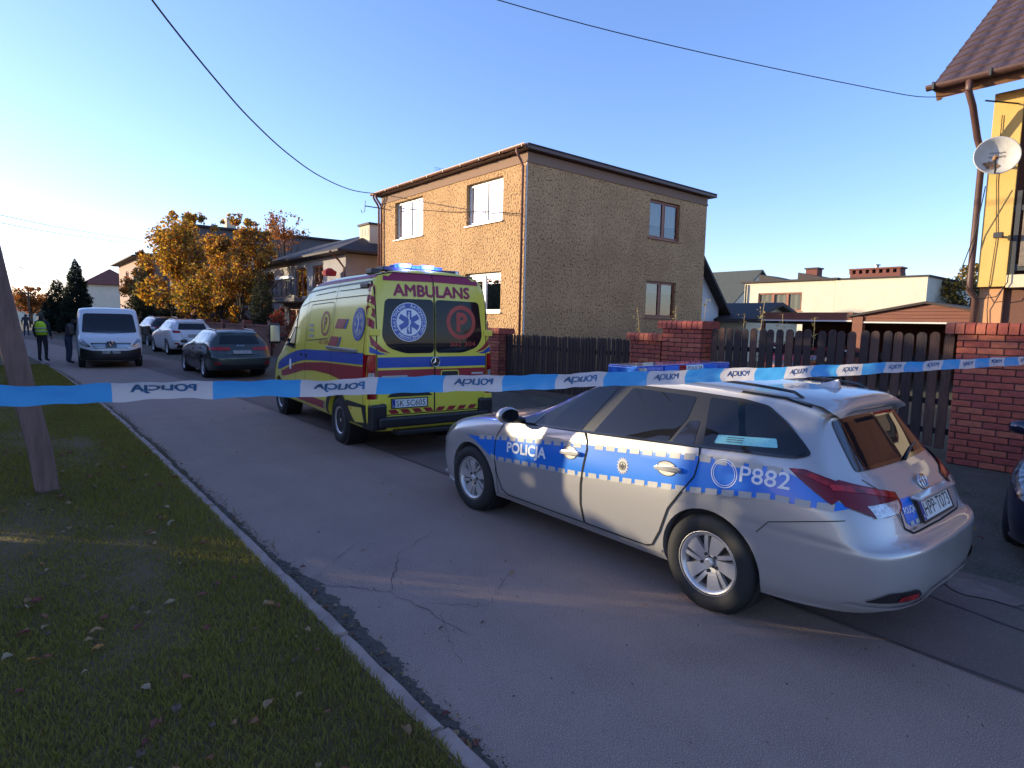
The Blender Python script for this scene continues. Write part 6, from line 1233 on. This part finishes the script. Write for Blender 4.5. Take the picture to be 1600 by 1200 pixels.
hedge('hedge', 'unseen lower hedge added in the gap to limit the sun on the police car', -4.8, -4.2, at_y(c_lo, -4.8), yb, .22 + 7.8 / SA * math.tan(SUN_EL) - .07, 83, 3000)  # added; height set so low sun clears it onto the car doors
for k, yy in enumerate((at_y(c_lo - .22, -4.5), at_y(c_lo - .14, -4.5), at_y(c_lo - .07, -4.5))): tag(MB().box(-4.56, -4.50, yy, yy + .03, 0, 4.4).build('streak_post', 'grey_slat'), 'unseen slim post added to split the sunlight into streaks, %s of the three' % ('nearest to the camera', 'middle one', 'farthest from the camera')[k], 'post')  # added thin blockers that cut the sunlit gap into streaks
# dry stalks behind the fence
mat('dry_stem', (.50, .36, .16), .8); mat('dry_leaf', (.45, .33, .10), .8, transl=(.4, .28, .08))
for i, (x, y, h, lean, lab) in enumerate(((8.95, 6.95, 2.15, .28, 'dry leaning stalk behind the short brick wall'), (8.95, 6.35, 2.18, .02, 'upright dry stalk before the lower brown-framed window'), (9.1, 5.95, 2.3, -.08, 'dry stalk rising over the thick brick pillar'), (8.95, 5.1, 2.05, -.03, 'thin leafy stalk behind the gate near the pillar'), (8.95, 4.85, 2.25, -.1, 'tallest leafy stalk behind the picket gate'), (8.95, 4.4, 2.05, .05, 'stalk poking over the picket gate middle'), (8.95, 3.95, 2.0, .02, 'reddish stalk behind the gate leaf joint'))):
    t = thing('dry_stalk', lab, 'plant', (x, y, .27)); MB().tube([(0, 0, 0), (0, lean * .4, h * .5), (.02, lean, h - .27)], .007, 5, .004).build('stem', 'dry_stem', t)
    rng = np.random.default_rng(100 + i); zz = rng.uniform(.5, 1, 60) * (h - .27); leaf_cloud('leaves', np.stack([rng.normal(0, .03, 60), lean * (zz / (h - .27)) ** 1.3 + rng.normal(0, .035, 60), zz], 1), rng.uniform(.02, .05, 60), 'dry_leaf', t, i)

# grass: single blades, too many to count
mat('grass_green', (.27, .215, .04), .8, col2=(.165, .15, .03), nscale=1.1, transl=(.30, .26, .04)); mat('grass_dry', (.36, .23, .07), .85, col2=(.24, .16, .05), nscale=1.5, transl=(.14, .10, .03))
def grass(name, label, m, n, seed, hmin, hmax, w, xr=(-1.0, 1.287), yr=(1.0, 26)):
    r = np.random.default_rng(seed); y = yr[0] + (yr[1] - yr[0]) * r.random(n) ** 2.1; x = r.uniform(*xr, n)
    dens = np.array([mnoise.noise((a * 1.3, b * 1.1, seed)) for a, b in zip(x[::1], y[::1])]); keep = dens + r.normal(0, .25, n) > -.85; x, y = x[keep], y[keep]; n = len(x)
    bx = np.where(y > 6, -.0015 * (y - 6) ** 2, 0); x = x + bx
    h = r.uniform(hmin, hmax, n) * (1 + .35 * np.array([mnoise.noise((a * 2.3, b * 2.1, 4)) for a, b in zip(x, y)])); a = r.random(n) * 2 * PI; le = r.uniform(.2, .9, n) * h; la = r.random(n) * 2 * PI
    ww = w * r.uniform(.7, 1.4, n) * (1 + y * .10); base = np.stack([x, y, np.full(n, .068)], 1); d = np.stack([np.cos(a) * ww, np.sin(a) * ww, np.zeros(n)], 1)
    mid = base + np.stack([np.cos(la) * le * .35, np.sin(la) * le * .35, h * .65], 1); tip = base + np.stack([np.cos(la) * le, np.sin(la) * le, h], 1)
    V = np.stack([base - d, base + d, mid + d * .7, mid - d * .7, tip], 1).reshape(-1, 3); k = np.arange(n)[:, None] * 5
    idx = (k + np.array([0, 1, 2, 0, 2, 3, 3, 2, 4])[None]).ravel()
    tag(obj(name, arrays_mesh(name, V, 3, idx), m), label, 'grass', kind='stuff')
grass('grass', 'short green lawn grass beside the kerb', 'grass_green', 210000, 1, .016, .048, .0021); grass('dry_grass', 'dry straw-coloured blades mixed into the lawn', 'grass_dry', 60000, 2, .014, .045, .0019)
def tufts():
    r = np.random.default_rng(5); pts = []
    for y in np.arange(4.6, 24, .12):
        for q in range(int(r.integers(0, 7))): pts.append((1.385 + r.uniform(0, .12) + bend(y), y + r.uniform(-.1, .1)))
    P = np.array(pts); n = len(P); h = r.uniform(.02, .07, n); a = r.random(n) * 2 * PI; d = np.stack([np.cos(a), np.sin(a), 0 * a], 1) * .004; b = np.stack([P[:, 0], P[:, 1], np.full(n, .004)], 1); t = b + np.stack([r.normal(0, .03, n), r.normal(0, .03, n), h], 1)
    V = np.stack([b - d, b + d, t], 1).reshape(-1, 3); tag(obj('gutter_weeds', arrays_mesh('gutter_weeds', V, 3, np.arange(n * 3)), 'grass_dry'), 'dry weeds growing in the gutter along the kerb', 'weeds', kind='stuff')
tufts()
def litter():
    r = np.random.default_rng(9); n = 5200; y = .6 + 24 * r.random(n) ** 1.7; x = 1.375 + np.abs(r.normal(0, .055, n)) + .05 * r.random(n); x = x + np.where(y > 6, -.0015 * (y - 6) ** 2, 0)
    wide = r.random(n) < .12; x[wide] = r.uniform(1.4, 3.8, wide.sum())
    for k, m in enumerate(('gutter_dirt', 'dry_leaf', 'bark')):
        s = (np.arange(n) % 3 == k) if k != 1 else (np.arange(n) % 9 == 1); leaf_pts = np.stack([x[s], y[s], np.full(s.sum(), .009)], 1)
        o = leaf_cloud(('gutter_litter', 'leaf_crumbs', 'gutter_grit')[k], leaf_pts, r.uniform(.006, .022, s.sum()), m, None, 90 + k); o.scale = (1, 1, .5); o.location.z = .004; tag(o, ('fine leaf litter gathered in the gutter along the kerb', 'pale crumbs of dry leaves strewn along the gutter', 'dark grit and twigs scattered along the gutter')[k], 'litter', kind='stuff')
litter()
# fallen leaves, each one an object
LM = []
def leaf_mesh(k, col):
    m = mat('fallen_leaf_%d' % k, col, .8, col2=tuple(c * .6 for c in col), nscale=30); n = 7; vs = []; rr = random.Random(k)
    for i in range(n):
        t = i / (n - 1); w = .5 * math.sin(PI * min(1, t * 1.05 + .02)) ** .8 * (.55 + .1 * rr.random()); x = t - .5; z = .16 * math.sin(t * PI) * rr.uniform(.6, 1.3) + .05
        vs += [(x, w, z + .18 * rr.random()), (x, 0, z * .6), (x, -w, z + .18 * rr.random())]
    me = MB().add(vs, [(3 * i + j, 3 * i + 3 + j, 3 * i + 4 + j, 3 * i + 1 + j) for i in range(n - 1) for j in range(2)]).mesh('fallen_leaf'); me.materials.append(m); LM.append(me)
for k, c in enumerate(((.30, .15, .055), (.24, .075, .04), (.34, .20, .085), (.20, .05, .035), (.42, .20, .045), (.15, .085, .05), (.38, .27, .15), (.28, .10, .045))): leaf_mesh(k, c)
def leaf(x, y, z, s, label, group):
    o = link(bpy.data.objects.new('fallen_leaf', LM[random.randrange(len(LM))])); o.location = (x, y, z); o.scale = (s, s, s); o.rotation_euler = (random.uniform(-.35, .35), random.uniform(-.35, .35), random.uniform(0, 6.28)); tag(o, label, 'leaf', group)
for i in range(230):
    y = 1.3 + 8.5 * random.random() ** 1.5; leaf(random.uniform(-.25, 1.24) + bend(y), y, .092 + random.uniform(0, .012), random.uniform(.032, .075), 'dry fallen leaf lying on the shaded lawn beside the kerb', 'fallen leaves on the lawn')
for i in range(70):
    y = 1.5 + 9 * random.random() ** 1.4; leaf(1.39 + abs(random.gauss(0, .06)) + bend(y), y, .012, random.uniform(.02, .05), 'crumpled fallen leaf in the gutter along the kerb', 'fallen leaves in the gutter')
for i in range(38):
    leaf(random.uniform(1.7, 3.6), 1.6 + 11 * random.random(), .010, random.uniform(.018, .036), 'small dark fallen leaf lying on the asphalt', 'fallen leaves on the road')
for i in range(60):
    leaf(random.uniform(5.7, 7.2), random.uniform(.3, 2.6), .27 * max(0, random.uniform(.0, .25)) + .05, random.uniform(.025, .06), 'fallen leaf on the gravel verge behind the police car', 'fallen leaves on the verge')

# ------------------------------------------------------------------ leaning pole, wires, police tape
mat('old_timber', (.21, .125, .105), .9, col2=(.14, .085, .072), nscale=7, bump=.6, bscale=24, stretch=(3, 3, .5))
def pole():
    t = thing('utility_pole', 'leaning grey timber utility pole standing on the lawn at left', 'pole', (.18, 7.4, .05))
    mb = MB(); pr = [(-.10, -.08), (.10, -.08), (.10, .08), (-.10, .08)]; vs = []; hs = np.linspace(-.2, 8.6, 14)
    for i, h in enumerate(hs):
        k = 1 - .035 * i * .5; vs += [(x * k - .150 * max(0, h) + .006 * math.sin(i * 2.1), y * k + .06 * max(0, h) * .1, h) for x, y in pr]
    mb.add(vs, [(4 * i + j, 4 * i + (j + 1) % 4, 4 * i + 4 + (j + 1) % 4, 4 * i + 4 + j) for i in range(13) for j in range(4)] + [(3, 2, 1, 0), (52, 53, 54, 55)]); mb.build('post', 'old_timber', t, bevel=.014)
    MB().tube([(-.150 * 3.35 + .09, 0, 3.2), (-.150 * 3.35 + .26, 0, 3.24)], .012, 6).build('step_bolt', 'dark_metal', t)
    a = MB(); a.box(-1.7, -.7, -.05, .05, 7.2, 7.32); a.build('crossarm', 'old_timber', t)
pole()
def smooth_pts(P, k=6): A = np.array(P, float)[:, None, :]; return [tuple(v) for v in catmull(A, k)[:, 0, :]]
def wire(label, P, r=.009): tag(MB().tube(smooth_pts(P), r, 5).build('overhead_wire', 'cable_black', smooth=True), label, 'wire', 'overhead wires')
wire('thick black cable sagging from upper left to the brown house corner', [(-.6, 8, 8.0), (.6, 9.5, 7.25), (1.82, 10.95, 6.58), (3.25, 12.68, 6.11), (4.15, 13.77, 5.92), (5.31, 15.19, 5.82), (6.86, 17.08, 5.87), (9.05, 19.73, 6.22), (11.7, 22.9, 6.95)], .016)
wire('thin wire crossing the upper sky to the yellow house', [(-.6, 8, 6.6), (2, 6.9, 5.9), (4.52, 5.85, 5.56), (6.63, 4.96, 5.39), (9.51, 3.76, 5.29), (10.73, 3.24, 5.31), (11.62, 2.86, 5.62)], .006)
for k, (a, b, lab) in enumerate((((0, 336), 5.5, 'highest thin wire at left running to the peach house'), ((0, 347), 5.2, 'second thin wire at left running to the peach house'), ((0, 383), 4.4, 'third thin wire at left in the sunset sky'), ((0, 400), 3.9, 'lowest thin wire at left in the sunset sky'))):
    wire(lab, [(-.6, 30, b), (2.1, 38.3, b + .62), (8.1, 57.6, b + 2.35)] if k < 2 else [(-.8, 32, b), (2.0, 44, b + .1), (6.0, 62, b + .9)], .012)
for k, (x0, z0, x1, z1, lab) in enumerate(((-3, 9.0, 2.2, 4.0, 'wire slanting down to the conifers at far left'), (-3, 6.3, 3.0, 4.0, 'nearly level wire crossing the sunset at far left'))): wire(lab, [(x0, 60, z0), ((x0 + x1) / 2, 62, (z0 + z1) / 2 - .3), (x1, 64, z1)], .018)
t = thing('far_pole', 'small dark utility pole far down the street at left', 'pole', (1.1, 82, 0)); MB().tube([(0, 0, 0), (0, 0, 4.2)], .10, 6).build('post', 'dark_metal', t); MB().box(-.5, .5, -.05, .05, 3.8, 3.9).build('crossarm', 'dark_metal', t)

mat('tape_blue', (.085, .35, .62), .35, coat=.2, transl=(.08, .42, .80)); mat('tape_white', (.68, .62, .60), .35, coat=.2, transl=(.72, .66, .62)); mat('tape_print', (.055, .17, .37), .5)
def tape():
    t = thing('police_tape', 'blue and white striped barrier tape stretched across the whole street', 'barrier tape', (0, 0, 0))
    d0, Lk = 2.13, 2.13 / 3.26
    fw = Vector((math.sin(CAM_YAW), math.cos(CAM_YAW), 0)); rt = Vector((math.cos(CAM_YAW), -math.sin(CAM_YAW), 0))
    P0 = fw * d0 + rt * ((170 - 800) / 935.7 * d0); hd = math.radians(98.1); D = Vector((math.sin(hd), math.cos(hd), 0)); N = Vector((D.y, -D.x, 0))
    kend = (8.44 - P0.x) / (D.x * Lk)
    zc = lambda k: .003 * math.sin(k * 4.1) + .0015 * math.sin(k * 9.7) + np.interp(k, [-6, 0, 3, 6, 9, 12, kend], [1.60, 1.548, 1.525, 1.52, 1.53, 1.545, 1.57])
    wd = .088
    def tw(k): return np.interp(k, [-6, 0, 1.5, 3.5, 6, 10, 12.5, kend - .3, kend], [.62, .62, .50, .30, .10, .05, -.15, -.75, -1.2])
    def P(k, v, off=0.0):
        a = tw(k) + .05 * math.sin(k * 2.3); up = Vector((0, 0, 1)) * math.cos(a) + N * math.sin(a); nn = -N * math.cos(a) + Vector((0, 0, 1)) * math.sin(a)
        return P0 + D * (k * Lk) + Vector((0, 0, zc(k))) + up * (v * wd / 2 * (1 - (.25 if k > kend - .5 else 0))) + nn * (.010 * (1 - v * v) * (1 + .8 * math.sin(k * 3)) + .004 * math.sin(k * 13 + v * 2.2) + .003 * math.sin(k * 29 - v * 3) - off)
    k = -4.5; i = 0
    while k < kend:
        k1 = min(k + .5, kend); white = (round(k * 2) % 2 == 0); n = 16; m = 7; vs = [P(k + (k1 - k) * a / n + (.012 * math.cos(v * PI / 2) if False else 0), v) for a in range(n + 1) for v in np.linspace(-1, 1, m)]
        o = MB().add(vs, [(a * m + b, a * m + m + b, a * m + m + b + 1, a * m + b + 1) for a in range(n) for b in range(m - 1)]).build('white_band' if white else 'blue_band', 'tape_white' if white else 'tape_blue', t, smooth=True, norm=False)
        if white and k > -1 and k1 - k > .4:
            v, f = text_geo('POLICJA', .32, 1.02)                   # seen from the back, so it reads mirrored
            for side in (1, -1):
                mb = MB()
                for j, (du, dv) in enumerate(((0, 0), (.004, 0), (-.004, 0), (0, .03), (0, -.03))): mb.add([P(k + .41 - a + du, -.51 + b + dv, side * (.0016 + .0002 * j)) for a, b in v], f)
                mb.build('lettering', 'tape_print', o, norm=False)
        k = k1
tape()
t = thing('tape_stake', 'wooden stake holding the barrier tape at far left', 'stake', (-3.45, .45, .07)); MB().box(-.025, .025, -.025, .025, 0, 1.75).build('stake', 'old_timber', t); MB().add([(-.025, -.025, 1.75), (.025, -.025, 1.75), (.025, .025, 1.75), (-.025, .025, 1.75), (0, 0, 1.81)], [(0, 1, 4), (1, 2, 4), (2, 3, 4), (3, 0, 4)]).build('tip', 'old_timber', t)

# ------------------------------------------------------------------ people
mat('skin', (.42, .25, .18), .6); mat('cloth_dark', (.022, .022, .028), .85, bump=.3, bscale=20); mat('cloth_jeans', (.045, .06, .11), .85, bump=.3, bscale=30); mat('cloth_grey', (.06, .055, .06), .85, bump=.3, bscale=20); mat('hivis', (.55, .75, .02), .6, emit=None); mat('hair_dark', (.03, .02, .016), .8); mat('shoe', (.015, .014, .014), .6)
def person(label, loc, heading, J, top, legs, vest=False, hair='hair_dark', h=1.76):
    """J: joint positions in metres, x forward, y left; one continuous skin"""
    root = thing('person', label, 'person', loc, PI / 2 - math.radians(heading))
    names = list(J); idx = {n: i for i, n in enumerate(names)}
    E = [('pelvis', 'waist'), ('waist', 'chest'), ('chest', 'neck'), ('neck', 'head'), ('head', 'crown')]
    for s in 'LR': E += [('chest', 'sh' + s), ('sh' + s, 'el' + s), ('el' + s, 'wr' + s), ('wr' + s, 'ha' + s), ('pelvis', 'hi' + s), ('hi' + s, 'kn' + s), ('kn' + s, 'an' + s), ('an' + s, 'to' + s)]
    rad = dict(pelvis=(.15, .12), waist=(.145, .11), chest=(.17, .12), neck=(.06, .06), head=(.082, .095), crown=(.07, .085), sh=(.075, .075), el=(.052, .052), wr=(.035, .035), ha=(.042, .026), hi=(.095, .095), kn=(.066, .066), an=(.048, .048), to=(.042, .036))
    me = bpy.data.meshes.new('body'); me.from_pydata([J[n] for n in names], [(idx[a], idx[b]) for a, b in E], []); ob = bpy.data.objects.new('body', me); COL.objects.link(ob)
    md = ob.modifiers.new('skin', 'SKIN'); md.use_smooth_shade = True
    for n in names:
        sv = me.skin_vertices[0].data[idx[n]]; key = n if n in rad else n[:-1]; sv.radius = rad[key]; sv.use_root = (n == 'pelvis')
    ss = ob.modifiers.new('sub', 'SUBSURF'); ss.levels = 2; ss.render_levels = 2
    dg = bpy.context.evaluated_depsgraph_get(); dg.update(); m2 = bpy.data.meshes.new_from_object(ob.evaluated_get(dg)); bpy.data.objects.remove(ob); m2.name = 'body'
    m2.materials.clear()
    for m in (top, legs, 'skin', 'shoe', hair): m2.materials.append(MATS[m])
    zn, zp = J['neck'][2] + .02, J['pelvis'][2] + .03; hd = Vector(J['head'])
    hands = [Vector(J['haL']), Vector(J['haR'])]
    for p in m2.polygons:
        c = p.center; i = 0
        if c.z > zn: i = 4 if (c.z > hd.z + .045 or c.x < hd.x - .015) else 2
        elif any((c - q).length < .085 for q in hands): i = 2
        elif c.z < .085: i = 3
        elif c.z < zp and (c - Vector(J['pelvis'])).length < 1.2: i = 1 if all((c - q).length > .16 for q in (Vector(J['elL']), Vector(J['elR']), Vector(J['wrL']), Vector(J['wrR']))) else 0
        p.material_index = i; p.use_smooth = True
    body = obj('body', m2, None, root)
    # fingers
    for s in 'LR':
        a = Vector(J['wr' + s]); b = Vector(J['ha' + s]); d = (b - a).normalized(); side = d.cross(Vector((0, 1, 0))).normalized()
        for k in range(4): q = b + side * (.016 * (k - 1.5)); MB().tube([q, q + d * .04 + Vector((.004, 0, 0)), q + d * (.068 + .012 * (k in (1, 2))) + Vector((.014, 0, 0))], .0085, 6, .006).build('finger', 'skin', body, smooth=True)
        MB().tube([b - d * .03 + side * .03, b + side * .048 + d * .005, b + side * .05 + d * .03], .010, 6, .007).build('thumb', 'skin', body, smooth=True)
    if vest:
        c = J['chest']; prof = [(.165, J['waist'][2] - .12), (.172, J['waist'][2]), (.188, c[2] - .05), (.185, c[2] + .06), (.13, c[2] + .14), (.07, c[2] + .17)]
        v = MB().lathe(prof, 24, 'z', Matrix.Diagonal((.80, 1.12, 1, 1))); vo = v.build('hivis_vest', 'hivis', root, smooth=True)
        for z in (J['waist'][2] - .02, c[2] - .12): MB().lathe([(.19, z), (.192, z + .05)], 24, 'z', Matrix.Diagonal((.82, 1.13, 1, 1))).build('reflective_band', 'reflective', vo, smooth=True)
    # face
    f = hd + Vector((.085, 0, 0))
    for s in (1, -1): MB().lathe([(.0, 0), (.011, .0), (.008, .006), (0, .007)], 8, 'x', Matrix.Translation(f + Vector((-.006, s * .03, .012)))).build('eye', 'print_black', body); MB().tube([hd + Vector((0, s * .078, .02)), hd + Vector((-.01, s * .092, 0)), hd + Vector((0, s * .08, -.03))], .012, 6).build('ear', 'skin', body)
    MB().tube([f + Vector((-.004, 0, .015)), f + Vector((.018, 0, -.018)), f + Vector((-.002, 0, -.026))], .010, 6).build('nose', 'skin', body); MB().tube([f + Vector((-.008, .02, -.052)), f + Vector((-.003, 0, -.052)), f + Vector((-.008, -.02, -.052))], .005, 5).build('mouth', 'film_red', body)
    return root
stand = dict(pelvis=(0, 0, .96), waist=(0, 0, 1.10), chest=(.01, 0, 1.32), neck=(.01, 0, 1.50), head=(.03, 0, 1.60), crown=(.025, 0, 1.70), shL=(0, .17, 1.42), elL=(-.03, .25, 1.15), wrL=(.06, .24, .93), haL=(.10, .23, .86), shR=(0, -.17, 1.42), elR=(-.02, -.27, 1.16), wrR=(.08, -.26, .95), haR=(.12, -.25, .88),
             hiL=(0, .09, .90), knL=(.03, .11, .50), anL=(0, .12, .09), toL=(.15, .14, .045), hiR=(0, -.09, .90), knR=(.02, -.11, .50), anR=(-.03, -.12, .09), toR=(.12, -.14, .045))
person('person in a yellow hi-vis vest and dark trousers standing at the kerb', (.69, 28.0, .05), 30, stand, 'cloth_dark', 'cloth_dark', True)
lean = dict(stand); lean.update(chest=(.10, 0, 1.30), neck=(.17, 0, 1.46), head=(.22, 0, 1.55), crown=(.24, 0, 1.64), shL=(.10, .17, 1.39), shR=(.10, -.17, 1.39), elL=(.22, .22, 1.18), wrL=(.40, .16, 1.22), haL=(.47, .14, 1.24), elR=(.20, -.22, 1.16), wrR=(.36, -.14, 1.12), haR=(.43, -.12, 1.12), waist=(.03, 0, 1.09))
person('person in dark jacket and jeans leaning towards the van door', (1.42, 27.3, .004), 70, lean, 'cloth_dark', 'cloth_jeans')
person('small distant person in jeans walking down the street', (.55, 60, .02), 0, stand, 'cloth_grey', 'cloth_jeans')
# end
